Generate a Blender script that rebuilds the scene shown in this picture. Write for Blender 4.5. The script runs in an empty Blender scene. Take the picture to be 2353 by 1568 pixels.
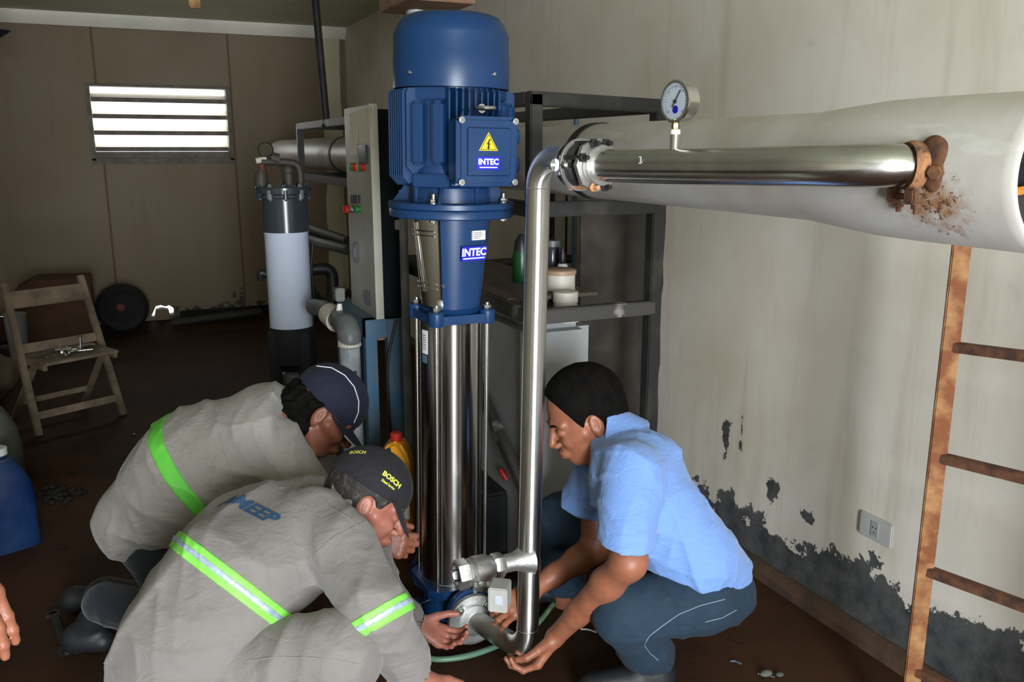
import bpy, bmesh, math, random
import numpy as np
from mathutils import Vector, Matrix
from mathutils.bvhtree import BVHTree
random.seed(7)
SC = bpy.context.scene
COL = SC.collection
PI = math.pi
# ------------------------------------------------------------------ camera
FPX = 1980.0; CX = 1176.5; CY = 784.0
YAW = math.radians(24.18); PIT = math.radians(12.6)
CAM = Vector((0, 0, 1.5))
RV = Vector((math.cos(YAW), -math.sin(YAW), 0))
FH = Vector((math.sin(YAW), math.cos(YAW), 0))
FV = FH * math.cos(PIT) - Vector((0, 0, math.sin(PIT)))
UV = FH * math.sin(PIT) + Vector((0, 0, math.cos(PIT)))
ZV = Vector((0, 0, 1))
def ray(px, py): return FV + RV * ((px - CX) / FPX) + UV * ((CY - py) / FPX)
def at(px, py, d): return CAM + ray(px, py) * d
def atX(px, py, X): r = ray(px, py); return CAM + r * (X / r.x)
def atY(px, py, Y): r = ray(px, py); return CAM + r * (Y / r.y)
def atZ(px, py, Z=0.0): r = ray(px, py); return CAM + r * ((Z - 1.5) / r.z)
cd = bpy.data.cameras.new('camera'); cam = bpy.data.objects.new('camera', cd); COL.objects.link(cam)
cam.location = CAM; cam.rotation_euler = (PI/2 - PIT, 0, -YAW)
cd.sensor_width = 36; cd.lens = FPX / 2353 * 36; cd.clip_start = .02
SC.camera = cam
SC.view_settings.view_transform = 'Standard'; SC.view_settings.look = 'None'
SC.view_settings.exposure = 0.0; SC.view_settings.gamma = 1.0
SC.view_settings.use_curve_mapping = False
# ------------------------------------------------------------------ materials
def L(r, g, b):
    f = lambda c: (c/255/12.92) if c/255 <= .04045 else ((c/255+.055)/1.055)**2.4
    return (f(r), f(g), f(b), 1)
def nodes(name):
    m = bpy.data.materials.new(name); m.use_nodes = True
    nt = m.node_tree; b = nt.nodes['Principled BSDF']
    return m, nt, b
def N(nt, t, **kw):
    n = nt.nodes.new(t)
    for k, v in kw.items():
        if hasattr(n, k) and not k.startswith('i_'): setattr(n, k, v)
        else: n.inputs[k[2:].replace('_', ' ') if k.startswith('i_') else k].default_value = v
    return n
def mixc(nt, fac, a, b):
    n = nt.nodes.new('ShaderNodeMix'); n.data_type = 'RGBA'
    if fac is not None and not isinstance(fac, float): nt.links.new(fac, n.inputs[0])
    elif fac is not None: n.inputs[0].default_value = fac
    for s, v in ((6, a), (7, b)):
        if isinstance(v, tuple): n.inputs[s].default_value = v
        else: nt.links.new(v, n.inputs[s])
    return n.outputs[2]
def ramp(nt, src, p0, p1, inter='LINEAR'):
    r = nt.nodes.new('ShaderNodeValToRGB'); r.color_ramp.interpolation = inter
    r.color_ramp.elements[0].position = p0; r.color_ramp.elements[1].position = p1
    r.color_ramp.elements[0].color = (0, 0, 0, 1); r.color_ramp.elements[1].color = (1, 1, 1, 1)
    nt.links.new(src, r.inputs[0]); return r.outputs[0]
def noise(nt, scale, detail=4, rough=.55, vec=None, dist=0.0):
    n = nt.nodes.new('ShaderNodeTexNoise'); n.inputs['Scale'].default_value = scale
    n.inputs['Detail'].default_value = detail; n.inputs['Roughness'].default_value = rough
    n.inputs['Distortion'].default_value = dist
    if vec is None: vec = geo(nt)
    nt.links.new(vec, n.inputs['Vector']); return n.outputs[0]
def geo(nt):
    g = nt.nodes.get('GEO') or nt.nodes.new('ShaderNodeTexCoord'); g.name = 'GEO'
    return g.outputs['Object']
def wpos(nt):
    g = nt.nodes.get('WP') or nt.nodes.new('ShaderNodeNewGeometry'); g.name = 'WP'
    return g.outputs['Position']
def mathn(nt, op, a, b=None):
    n = nt.nodes.new('ShaderNodeMath'); n.operation = op
    for i, v in enumerate((a, b)):
        if v is None: continue
        if isinstance(v, (int, float)): n.inputs[i].default_value = v
        else: nt.links.new(v, n.inputs[i])
    return n.outputs[0]
def bump(nt, b, h, strength=.3, dist=.01):
    n = nt.nodes.new('ShaderNodeBump'); n.inputs['Strength'].default_value = strength
    n.inputs['Distance'].default_value = dist
    nt.links.new(h, n.inputs['Height']); nt.links.new(n.outputs[0], b.inputs['Normal'])
def mat(name, col, rough=.5, metal=0.0, var=.15, vs=6.0, col2=None, bs=0.0, bscale=80, spec=None, coat=0.0, lo=.35, hi=.65):
    m, nt, b = nodes(name)
    if col2 is None: col2 = tuple(c*(1-var) for c in col[:3]) + (1,)
    f = ramp(nt, noise(nt, vs), lo, hi)
    nt.links.new(mixc(nt, f, col, col2), b.inputs['Base Color'])
    b.inputs['Roughness'].default_value = rough; b.inputs['Metallic'].default_value = metal
    if spec is not None: b.inputs['Specular IOR Level'].default_value = spec
    if coat: b.inputs['Coat Weight'].default_value = coat; b.inputs['Coat Roughness'].default_value = .1
    if bs: bump(nt, b, noise(nt, bscale), bs, .004)
    return m
M = {}
M['blue'] = mat('motor_blue_paint', (.007, .042, .135, 1), .36, 0, .08, 8, bs=.05, bscale=300)
M['blue_lbl'] = mat('label_blue', (.02, .02, .6, 1), .4)
M['white_lbl'] = mat('label_white', (.8, .8, .82, 1), .45, var=.05)
M['ink'] = mat('print_ink_grey', (.25, .2, .25, 1), .6)
M['yellow'] = mat('warning_yellow', (.85, .62, .02, 1), .45, var=.05)
M['black'] = mat('black_plastic', (.012, .012, .014, 1), .45)
M['blackm'] = mat('black_matte', (.008, .008, .009, 1), .85)
M['zinc'] = mat('zinc_plated_steel', (.72, .72, .7, 1), .28, 1, .25, 60)
M['chrome'] = mat('mirror_stainless', (.62, .60, .57, 1), .07, 1, .06, 4)
M['rod'] = mat('bright_rod_steel', (.85, .83, .8, 1), .16, 1, .1, 9)
def grain(m, v, an=.9):
    nt = m.node_tree; b = nt.nodes['Principled BSDF']; c = nt.nodes.new('ShaderNodeCombineXYZ')
    for i in range(3): c.inputs[i].default_value = v[i]
    b.inputs['Anisotropic'].default_value = an; nt.links.new(c.outputs[0], b.inputs['Tangent'])
def brushed(name, col, rough, dirt=.35, sc=(1, 1, 1)):
    m, nt, b = nodes(name)
    mp = N(nt, 'ShaderNodeMapping'); mp.inputs['Scale'].default_value = sc
    nt.links.new(geo(nt), mp.inputs['Vector'])
    n1 = noise(nt, 30, 5, .6, mp.outputs[0]); n2 = noise(nt, 5, 4, .6)
    c = mixc(nt, ramp(nt, n2, .42, .72), col, tuple(x*(1-dirt) for x in col[:3])+(1,))
    nt.links.new(c, b.inputs['Base Color']); b.inputs['Metallic'].default_value = 1
    r = N(nt, 'ShaderNodeMapRange'); r.inputs['To Min'].default_value = rough*.75; r.inputs['To Max'].default_value = rough*1.35
    nt.links.new(n1, r.inputs['Value']); nt.links.new(r.outputs[0], b.inputs['Roughness'])
    bump(nt, b, n1, .06, .002)
    return m
M['steel'] = brushed('brushed_stainless', (.84, .83, .81, 1), .40, .2, (3, 3, .4))
grain(M['steel'], (0, 0, 1))
M['steelh'] = brushed('brushed_stainless_header', (.64, .63, .60, 1), .22, .3, (3, .6, 3))
M['chrome'].node_tree.nodes['Principled BSDF'].inputs['Roughness'].default_value = .17; grain(M['chrome'], (0, 0, 1)); grain(M['rod'], (0, 0, 1)); grain(M['steelh'], (.16, -.98, 0), .6)
M['cast'] = mat('cast_stainless', (.60, .59, .57, 1), .42, .9, .25, 14, bs=.15, bscale=160)
M['dsteel'] = mat('worn_dark_steel_paint', (.018, .018, .017, 1), .5, 0, spec=.35, vs=9, col2=(.050, .045, .039, 1), bs=.15, lo=.5, hi=.75)
M['dsteel2'] = mat('scraped_dark_steel_paint', (.05, .046, .042, 1), .55, .1, vs=14, col2=(.24, .22, .2, 1), bs=.2, lo=.55, hi=.68)
M['rust'] = mat('rusty_tube', (.20, .062, .018, 1), .75, .1, vs=12, col2=(.46, .25, .10, 1), bs=.4, bscale=60, lo=.45, hi=.68)
M['rustd'] = mat('dark_rust', (.055, .024, .016, 1), .8, 0, vs=25, col2=(.17, .065, .025, 1), bs=.4, bscale=70)
M['rustl'] = mat('flaking_orange_rust', (.5, .19, .06, 1), .8, 0, vs=40, col2=(.75, .42, .25, 1), bs=.5, bscale=80)
M['tapeb'] = mat('black_strap', (.018, .016, .015, 1), .6)
M['pvcg'] = mat('grey_pvc', (.17, .175, .18, 1), .45, 0, .4, 7, lo=.4, hi=.6)
M['pvcd'] = mat('dark_grey_pvc', (.035, .042, .052, 1), .22, 0, .1)
M['pvcw'] = mat('white_pvc', (.62, .68, .82, 1), .3, 0, .05, 3)
M['wplastic'] = mat('white_tank_plastic', (.38, .385, .39, 1), .5, 0, .15, 5)
M['cream'] = mat('cream_plastic', (.6, .56, .48, 1), .5, 0, .1)
M['tan'] = mat('tan_plastic_lid', (.42, .27, .17, 1), .5)
M['cabg'] = mat('beige_grey_enamel', (.42, .40, .34, 1), .42, 0, .2, 5)
M['cabe'] = mat('pale_enamel_edge', (.62, .59, .5, 1), .45, 0, .15, 9)
M['cabd'] = mat('dark_teal_enamel', (.004, .009, .011, 1), .8, spec=.2)
M['bluest'] = mat('worn_blue_paint', (.035, .13, .24, 1), .5, 0, vs=6, col2=(.12, .16, .2, 1))
M['paper'] = mat('yellowed_paper', (.78, .73, .60, 1), .8, 0, .12, 8)
M['red'] = mat('red_plastic', (.5, .02, .015, 1), .4)
M['green'] = mat('green_plastic', (.02, .2, .04, 1), .4)
M['greenb'] = mat('green_bottle_plastic', (.006, .06, .014, 1), .35)
M['amber'] = mat('amber_plastic', (.6, .25, .02, 1), .4)
M['yjug'] = mat('yellow_orange_plastic', (.8, .33, .01, 1), .38, 0, .2, 5)
M['wood'] = mat('weathered_wood', (.20, .145, .09, 1), .7, 0, vs=10, col2=(.10, .07, .045, 1), bs=.2)
M['woodl'] = mat('raw_pale_wood', (.42, .24, .15, 1), .7, 0, .3, 10)
M['brown'] = mat('brown_cardboard', (.085, .037, .018, 1), .85, 0, .3, 5)
M['tyre'] = mat('black_rubber', (.006, .006, .006, 1), .75)
M['bluej'] = mat('blue_jerrycan_plastic', (.003, .017, .085, 1), .36, 0, vs=7, col2=(.012, .04, .12, 1), bs=.15, bscale=25)
M['clearj'] = mat('cloudy_plastic', (.14, .145, .13, 1), .4, 0, .3, 9)
M['sack'] = mat('tan_cloth', (.16, .11, .07, 1), .9, 0, .3, 9)
M['orange'] = mat('orange_ring', (.8, .18, .01, 1), .5)
M['brass'] = mat('brass', (.75, .55, .2, 1), .3, 1)
M['ptfe'] = mat('white_tape', (.85, .83, .75, 1), .6)
M['hose'] = mat('green_yellow_cable', (.10, .2, .13, 1), .45, 0, vs=4, col2=(.3, .33, .08, 1), lo=.5, hi=.56)
M['glass'] = mat('gauge_dial_paper', (.42, .48, .54, 1), .12, 0, .12, 12, coat=1.0)
M['white'] = mat('white_enamel', (.75, .75, .75, 1), .4, 0, .05)
M['dirt'] = mat('wet_dirt', (.006, .005, .004, 1), .85, 0, .3, 20, bs=.5)
M['louvre'] = mat('cream_louvre_metal', (.9, .82, .66, 1), .5, 0, .15, 8)
M['frameg'] = mat('dusty_frame_and_blade_shade', (.2, .17, .14, 1), .7, 0, .4, 12)
M['socket'] = mat('socket_plastic', (.5, .5, .48, 1), .4, 0, .1)
M['bulb'] = mat('white_glow_stand_in', (.9, .93, .95, 1), .15, 0, .02)
# ------------------------------------------------------------------ object bookkeeping
ROOTM = {}
def tagp(o, label=None, cat=None, group=None, kind=None):
    if label: o['label'] = label
    if cat: o['category'] = cat
    if group: o['group'] = group
    if kind: o['kind'] = kind
    return o
def thing(name, label, cat, loc=(0, 0, 0), rotz=0.0, group=None):
    o = bpy.data.objects.new(name, None); COL.objects.link(o)
    o.empty_display_size = .05; o.location = loc; o.rotation_euler = (0, 0, rotz)
    ROOTM[o.name] = Matrix.Translation(Vector(loc)) @ Matrix.Rotation(rotz, 4, 'Z')
    return tagp(o, label, cat, group)
def rootmat(p):
    while p is not None and p.parent is not None: p = p.parent
    return ROOTM.get(p.name, Matrix.Translation(p.location)) if p is not None else Matrix()
def link_mesh(name, me, m, parent=None, smooth=35, world=True, moved=False):
    mats = m if isinstance(m, (list, tuple)) else [m]
    for q in mats: me.materials.append(q)
    o = bpy.data.objects.new(name, me); COL.objects.link(o)
    if parent is not None:
        if world: me.transform(rootmat(parent).inverted())
        o.parent = parent
    elif not moved and len(me.vertices):
        co = np.empty(len(me.vertices)*3, np.float32); me.vertices.foreach_get('co', co); co = co.reshape(-1, 3)
        lo, hi = co.min(0), co.max(0)
        c = Vector(((lo[0]+hi[0])/2, (lo[1]+hi[1])/2, lo[2]))
        me.transform(Matrix.Translation(-c)); o.location = c
        ROOTM[o.name] = Matrix.Translation(c)
    if smooth:
        me.polygons.foreach_set('use_smooth', [True]*len(me.polygons))
        if smooth < 180: me.set_sharp_from_angle(angle=math.radians(smooth))
    me.update()
    return o
def frame(d):
    d = Vector(d).normalized(); a = Vector((0, 0, 1)) if abs(d.z) < .9 else Vector((1, 0, 0))
    u = a.cross(d).normalized(); return u, d.cross(u).normalized(), d
class MB:
    def __init__(s): s.v = []; s.f = []; s.mi = []; s.m = 0
    def add(s, vs, fs):
        n = len(s.v); s.v += [tuple(v) for v in vs]
        for f in fs: s.f.append([i+n for i in f]); s.mi.append(s.m)
        return s
    def box(s, lo, hi, bev=0.0, mx=None):
        lo, hi = Vector(lo), Vector(hi)
        bm = bmesh.new(); bmesh.ops.create_cube(bm, size=1)
        for v in bm.verts: v.co = Vector((lo[i] + (v.co[i]+.5)*(hi[i]-lo[i]) for i in range(3)))
        if bev: bmesh.ops.bevel(bm, geom=list(bm.edges), offset=bev, segments=2, affect='EDGES', clamp_overlap=True)
        return s.bm(bm, mx)
    def bm(s, bm, mx=None):
        bm.verts.index_update(); vs = [(mx @ v.co) if mx else v.co.copy() for v in bm.verts]
        fs = [[v.index for v in f.verts] for f in bm.faces]; bm.free(); return s.add(vs, fs)
    def beam(s, p, q, w, h=None, bev=.003, up=None):
        p, q = Vector(p), Vector(q); d = (q-p); ln = d.length; d.normalize()
        if up is None: u, v, d = frame(d)
        else: v = Vector(up); u = v.cross(d).normalized(); v = d.cross(u)
        mx = Matrix((( u.x, v.x, d.x, p.x), (u.y, v.y, d.y, p.y), (u.z, v.z, d.z, p.z), (0, 0, 0, 1)))
        h = h or w
        return s.box((-w/2, -h/2, 0), (w/2, h/2, ln), bev, mx)
    def tube(s, pts, r, n=20, caps=True, smooth_n=0, closed=False):
        pts = [Vector(p) for p in pts]
        rs = list(r) if isinstance(r, (list, tuple)) else [r]*len(pts)
        if smooth_n:
            P, Q = [], []
            K = len(pts)
            for i in range(K-1 if not closed else K):
                p0 = pts[(i-1) % K] if (closed or i) else pts[0]*2-pts[1]; p1 = pts[i]; p2 = pts[(i+1) % K]
                p3 = pts[(i+2) % K] if (closed or i+2 < K) else pts[-1]*2-pts[-2]
                for j in range(smooth_n):
                    t = j/smooth_n
                    P.append(.5*((2*p1)+(p2-p0)*t+(2*p0-5*p1+4*p2-p3)*t*t+(3*p1-p0-3*p2+p3)*t**3))
                    Q.append(rs[i]+(rs[(i+1) % K]-rs[i])*t)
            if not closed: P.append(pts[-1]); Q.append(rs[-1])
            pts, rs = P, Q
        K = len(pts); vs = []; fs = []
        t0 = (pts[1]-pts[0]).normalized(); u, v, _ = frame(t0)
        for i in range(K):
            if closed: t = (pts[(i+1) % K]-pts[i-1]).normalized()
            else: t = (pts[min(i+1, K-1)]-pts[max(i-1, 0)]).normalized()
            u = (u - t*u.dot(t)).normalized(); v = t.cross(u)
            for j in range(n):
                a = 2*PI*j/n; vs.append(pts[i]+(u*math.cos(a)+v*math.sin(a))*rs[i])
        for i in range(K-1 if not closed else K):
            for j in range(n):
                a, b = i*n+j, i*n+(j+1) % n; c = ((i+1) % K)*n
                fs.append([a, b, c+(j+1) % n, c+j])
        if caps and not closed: fs.append(list(range(n))[::-1]); fs.append([(K-1)*n+j for j in range(n)])
        return s.add(vs, fs)
    def lathe(s, prof, o=(0, 0, 0), axis=(0, 0, 1), n=48, a0=0.0, a1=2*PI, capped=True, ref=None):
        # prof: (radius, height) list along axis
        o = Vector(o); u, v, w = frame(axis)
        if ref is not None:
            u = (Vector(ref) - w*Vector(ref).dot(w)).normalized(); v = w.cross(u)
        full = abs(a1-a0-2*PI) < 1e-6; cols = n if full else n+1; vs = []; fs = []
        for r, h in prof:
            for j in range(cols):
                a = a0+(a1-a0)*j/n; vs.append(o+w*h+(u*math.cos(a)+v*math.sin(a))*r)
        for i in range(len(prof)-1):
            for j in range(n):
                a = i*cols+j; b = i*cols+(j+1) % cols; fs.append([a, b, b+cols, a+cols])
        if full and capped:
            if prof[0][0] > 1e-5: fs.append(list(range(n))[::-1])
            if prof[-1][0] > 1e-5: fs.append([(len(prof)-1)*cols+j for j in range(n)])
        return s.add(vs, fs)
    def cyl(s, p, q, r, n=24, bev=0.0):
        p, q = Vector(p), Vector(q); d = q-p; h = d.length
        pr = [(r, 0), (r, h)] if not bev else [(r-bev, 0), (r, bev), (r, h-bev), (r-bev, h)]
        return s.lathe(pr, p, d, n)
    def prism(s, poly, o, u, v, t):
        # closed polygon in plane (u,v), thickness t along u x v
        o, u, v = Vector(o), Vector(u), Vector(v); w = u.cross(v).normalized(); n = len(poly)
        vs = [o+u*x+v*y for x, y in poly]+[o+u*x+v*y+w*t for x, y in poly]
        fs = [list(range(n))[::-1], [i+n for i in range(n)]]+[[i, (i+1) % n, (i+1) % n+n, i+n] for i in range(n)]
        return s.add(vs, fs)
    def hexbolt(s, p, d, r=.008, h=.007, shank=.0, sr=None):
        p, d = Vector(p), Vector(d).normalized()
        s.lathe([(r*.92, 0), (r, h*.15), (r, h*.85), (r*.85, h)], p, d, 6)
        if shank: s.lathe([(sr or r*.5, 0), (sr or r*.5, shank), ((sr or r*.5)*.8, shank+.001)], p+d*h*.9, d, 12)
        return s
    def ball(s, c, r, sx=(1, 1, 1), seg=20, mx=None):
        bm = bmesh.new(); bmesh.ops.create_uvsphere(bm, u_segments=seg, v_segments=seg//2+2, radius=r)
        for v in bm.verts: v.co = Vector((v.co.x*sx[0], v.co.y*sx[1], v.co.z*sx[2]))
        return s.bm(bm, Matrix.Translation(Vector(c)) @ (mx or Matrix()))
    def build(s, name, m, parent=None, world=True, smooth=35):
        me = bpy.data.meshes.new(name); me.from_pydata(s.v, [], s.f)
        if any(s.mi): me.polygons.foreach_set('material_index', s.mi)
        bm = bmesh.new(); bm.from_mesh(me); bmesh.ops.recalc_face_normals(bm, faces=bm.faces); bm.to_mesh(me); bm.free()
        return link_mesh(name, me, m, parent, smooth, world)
def struct(o): o['kind'] = 'structure'; return o
def copy_tree(o, parent=None, kids=None):
    if kids is None:
        kids = {}
        for x in bpy.data.objects:
            if x.parent: kids.setdefault(x.parent.name, []).append(x)
    c = o.copy(); COL.objects.link(c); c.parent = parent
    for ch in kids.get(o.name, []): copy_tree(ch, c, kids)
    return c
def text_mesh(txt, size, bold=0.0, align='CENTER', extrude=0.0004):
    cu = bpy.data.curves.new('t', 'FONT'); cu.body = txt; cu.size = size; cu.align_x = align; cu.align_y = 'CENTER'
    cu.offset = bold; cu.extrude = extrude; cu.resolution_u = 3
    o = bpy.data.objects.new('t', cu); COL.objects.link(o)
    dg = bpy.context.evaluated_depsgraph_get(); me = bpy.data.meshes.new_from_object(o.evaluated_get(dg))
    v = [x.co.copy() for x in me.vertices]; f = [list(p.vertices) for p in me.polygons]
    bpy.data.objects.remove(o); bpy.data.curves.remove(cu); bpy.data.meshes.remove(me)
    return v, f
def put_text(name, txt, size, o, u, v, m, parent, bold=0.0, sx=1.0, world=True, shear=0.0):
    vs, fs = text_mesh(txt, size, bold); o, u, v = Vector(o), Vector(u).normalized(), Vector(v).normalized(); w = u.cross(v)
    mb = MB(); mb.add([o+u*(p.x*sx+shear*p.y)+v*p.y+w*p.z for p in vs], fs)
    return mb.build(name, m, parent, world, smooth=0)
LIGHT_E = 285
# ================================================================== SETTING
XW, YB, ZC, XL, YF = 2.0, 8.2, 2.57, -2.6, -2.6
def wall_paint(name, base, patches=False, seams=False):
    m, nt, b = nodes(name)
    P = wpos(nt); sep = N(nt, 'ShaderNodeSeparateXYZ'); nt.links.new(P, sep.inputs[0])
    n1 = noise(nt, 1.3, 4, .6, P); n2 = noise(nt, 9, 5, .6, P); n3 = noise(nt, 40, 3, .6, P)
    c = mixc(nt, ramp(nt, n1, .35, .7), base, tuple(x*y for x, y in zip(base[:3], (.82, .77, .66)))+(1,))
    c = mixc(nt, ramp(nt, n2, .62, .8), c, tuple(x*.8 for x in base[:3])+(1,))
    mp = N(nt, 'ShaderNodeMapping'); mp.inputs['Scale'].default_value = (6, 6, .5); nt.links.new(P, mp.inputs[0])
    st = noise(nt, 1.2, 5, .65, mp.outputs[0])
    c = mixc(nt, mathn(nt, 'MULTIPLY', ramp(nt, st, .55, .8), .45), c, (.36, .28, .17, 1))
    hgt = n3
    if patches:
        # peeled render along the base, z below ~.25 with a ragged edge
        nb = noise(nt, 5.5, 8, .68, P, .3); nb2 = noise(nt, 22, 5, .7, P)
        ed = mathn(nt, 'ADD', mathn(nt, 'MULTIPLY', mathn(nt, 'SUBTRACT', nb, .5), .55), mathn(nt, 'MULTIPLY', mathn(nt, 'SUBTRACT', nb2, .5), .09))
        lim = mathn(nt, 'ADD', mathn(nt, 'MULTIPLY', sep.outputs[1], -.06), .33)
        zz = mathn(nt, 'SUBTRACT', mathn(nt, 'ADD', lim, ed), sep.outputs[2])
        mask = ramp(nt, zz, 0.0, .004)
        def blob(y, z, ry, rz, th):
            dy = mathn(nt, 'DIVIDE', mathn(nt, 'SUBTRACT', sep.outputs[1], y), ry)
            dz = mathn(nt, 'DIVIDE', mathn(nt, 'SUBTRACT', sep.outputs[2], z), rz)
            d = mathn(nt, 'SQRT', mathn(nt, 'ADD', mathn(nt, 'MULTIPLY', dy, dy), mathn(nt, 'MULTIPLY', dz, dz)))
            nn = noise(nt, 14, 6, .7, P, .2)
            q = mathn(nt, 'SUBTRACT', mathn(nt, 'ADD', nn, th), mathn(nt, 'MULTIPLY', d, .45))
            return ramp(nt, q, .5, .515)
        for y, z, ry, rz, th in ((2.49, .44, .07, .22, .12), (2.40, .50, .03, .28, .08), (2.22, .33, .06, .10, .2), (1.75, .27, .16, .07, .1), (2.05, .30, .10, .06, .12), (3.05, 1.33, .05, .07, .1)):
            mask = mathn(nt, 'MAXIMUM', mask, blob(y, z, ry, rz, th))
        g1 = mixc(nt, ramp(nt, noise(nt, 11, 6, .7, P), .35, .7), (.035, .038, .042, 1), (.125, .125, .125, 1))
        g1 = mixc(nt, ramp(nt, noise(nt, 30, 6, .7, P), .66, .75), g1, (.32, .31, .3, 1))
        dk = mathn(nt, 'MULTIPLY', ramp(nt, zz, -.12, .02), .35)
        c = mixc(nt, dk, c, (.30, .24, .20, 1))
        c = mixc(nt, mask, c, g1)
        hgt = mathn(nt, 'SUBTRACT', mathn(nt, 'MULTIPLY', n3, .25), mask)
    if seams:
        for x in (.97, -.10, -1.2):
            d = mathn(nt, 'ABSOLUTE', mathn(nt, 'SUBTRACT', sep.outputs[0], x))
            s = ramp(nt, d, .004, .012); c = mixc(nt, s, (.12, .065, .03, 1), c)
        d = mathn(nt, 'ABSOLUTE', mathn(nt, 'SUBTRACT', sep.outputs[0], 1.86))
        dd = mathn(nt, 'ADD', d, mathn(nt, 'MULTIPLY', mathn(nt, 'SUBTRACT', st, .5), .12))
        c = mixc(nt, mathn(nt, 'MULTIPLY', ramp(nt, dd, .09, .01), .8), c, (.14, .075, .04, 1))
        # mould above the skirting
        zz = mathn(nt, 'SUBTRACT', mathn(nt, 'ADD', .12, mathn(nt, 'MULTIPLY', mathn(nt, 'SUBTRACT', noise(nt, 3.5, 6, .7, P), .5), .9)), sep.outputs[2])
        right = ramp(nt, mathn(nt, 'ADD', sep.outputs[0], mathn(nt, 'MULTIPLY', n2, .2)), .35, .5)
        c = mixc(nt, mathn(nt, 'MULTIPLY', ramp(nt, zz, 0, .02), right), c, (.05, .047, .045, 1))
    nt.links.new(c, b.inputs['Base Color']); b.inputs['Roughness'].default_value = .75
    bump(nt, b, hgt, .35, .006)
    return m
M['wallr'] = wall_paint('peeling_right_wall_paint', (.76, .705, .63, 1), patches=True)
M['wallb'] = wall_paint('stained_panel_wall', (.71, .69, .51, 1), seams=True)
M['wallo'] = wall_paint('plain_wall_paint', (.5, .46, .38, 1))
M['ceil'] = mat('ceiling_panel', (.58, .59, .44, 1), .6, 0, .2, 1.5)
def floor_mat():
    m, nt, b = nodes('dark_red_brown_concrete'); P = wpos(nt)
    c = mixc(nt, ramp(nt, noise(nt, 1.4, 5, .6, P), .4, .65), (.060, .027, .014, 1), (.028, .015, .009, 1))
    c = mixc(nt, ramp(nt, noise(nt, 7, 6, .65, P), .62, .72), c, (.010, .008, .007, 1))
    c = mixc(nt, ramp(nt, noise(nt, 60, 4, .6, P), .66, .8), c, (.05, .038, .03, 1))
    nt.links.new(c, b.inputs['Base Color']); b.inputs['Roughness'].default_value = .7; b.inputs['Specular IOR Level'].default_value = .12
    bump(nt, b, noise(nt, 50, 4, .6, P), .25, .004); return m
M['floor'] = floor_mat()
def slab(name, lo, hi, m): return struct(MB().box(lo, hi).build(name, m, smooth=0))
slab('floor', (XL-.15, YF-.15, -.1), (XW+.15, YB+.15, 0), M['floor'])
slab('ceiling', (XL-.15, YF-.15, ZC), (XW+.15, YB+.15, ZC+.1), M['ceil'])
slab('wall_right', (XW, YF-.15, 0), (XW+.15, YB+.15, ZC), M['wallr'])
slab('wall_left', (XL-.15, YF-.15, 0), (XL, YB+.15, ZC), M['wallo'])
def wall_holes(name, x0, x1, z0, z1, y, th, holes, m):
    bm = bmesh.new()
    def loop(pts):
        vs = [bm.verts.new((p[0], y, p[1])) for p in pts]
        for i in range(len(vs)): bm.edges.new((vs[i], vs[(i+1) % len(vs)]))
    loop([(x0, z0), (x1, z0), (x1, z1), (x0, z1)])
    for h in holes: loop(h)
    bmesh.ops.triangle_fill(bm, use_beauty=True, edges=bm.edges[:])
    r = bmesh.ops.extrude_face_region(bm, geom=bm.faces[:])
    bmesh.ops.translate(bm, vec=(0, th, 0), verts=[g for g in r['geom'] if isinstance(g, bmesh.types.BMVert)])
    return struct(MB().bm(bm).build(name, m, smooth=0))
wa, wb = atY(203, 196, YB), atY(530, 368, YB)
WX0, WX1, WZ1, WZ0 = wa.x, wb.x, wa.z, wb.z
hc = atY(373, 716, YB)
hole1 = [(hc.x+dx, max(.012, hc.z+dz)) for dx, dz in ((-.10, -.05), (-.065, -.052), (-.05, .01), (.0, .022), (.055, .008), (.062, -.04), (.098, -.035), (.10, .02), (.06, .052), (.03, .042), (-.01, .058), (-.05, .05), (-.075, .0))]
h2 = atY(5, 742, YB)
hole2 = [(h2.x+dx, max(.015, h2.z+dz)) for dx, dz in ((-.12, -.05), (.05, -.045), (.062, .0), (.05, .055), (-.1, .05))]
wall_holes('wall_back', XL-.15, XW+.15, 0, ZC, YB, .12, [[(WX0, WZ0), (WX1, WZ0), (WX1, WZ1), (WX0, WZ1)], hole1, hole2], M['wallb'])
# front wall behind the camera with the open doorway that lights the room
DX0, DX1, DZ = -.55, .37, 2.25
wall_holes('wall_front', XL-.15, XW+.15, -.001, ZC, YF-.15, .15, [[(DX0, .02), (DX1, .02), (DX1, DZ), (DX0, DZ)]], M['wallo'])
# window: frame and sloping louvre blades
f = MB(); t = .028
for a, b2 in (((WX0-t, YB-.03, WZ1-.005), (WX1+t, YB+.13, WZ1+t*.6)), ((WX0-t, YB-.03, WZ0-t), (WX1+t, YB+.13, WZ0+.02)), ((WX0-t, YB-.03, WZ0), (WX0+.005, YB+.13, WZ1)), ((WX1-.005, YB-.03, WZ0), (WX1+t, YB+.13, WZ1))): f.box(a, b2, .003)
win = struct(f.build('window_1', M['frameg']))
H = WZ1-WZ0; pit = (H-.07)/4
for i in range(4):
    z = WZ1-.012-pit*(i+1)+.045
    mb = MB(); mb.prism([(.008, 0), (.09, .040), (.09, .048), (.008, .010)], (WX0+.006, YB+.005, z), (0, 1, 0), (0, 0, 1), WX1-WX0-.012)
    lip = MB().box((WX0+.006, YB+.004, z-.026), (WX1-.006, YB+.014, z+.010), .002)  # dark strip stands in for the shade on the blade's inner face
    bl_ = mb.build('louvre_blade', M['louvre'], win); lip.build('blade_shade_strip', M['frameg'], bl_)
MB().box((WX0+.004, YB+.0, WZ0+.018), (WX1-.004, YB+.03, WZ0+.075), .003).build('sill_plate', M['frameg'], win)
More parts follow.
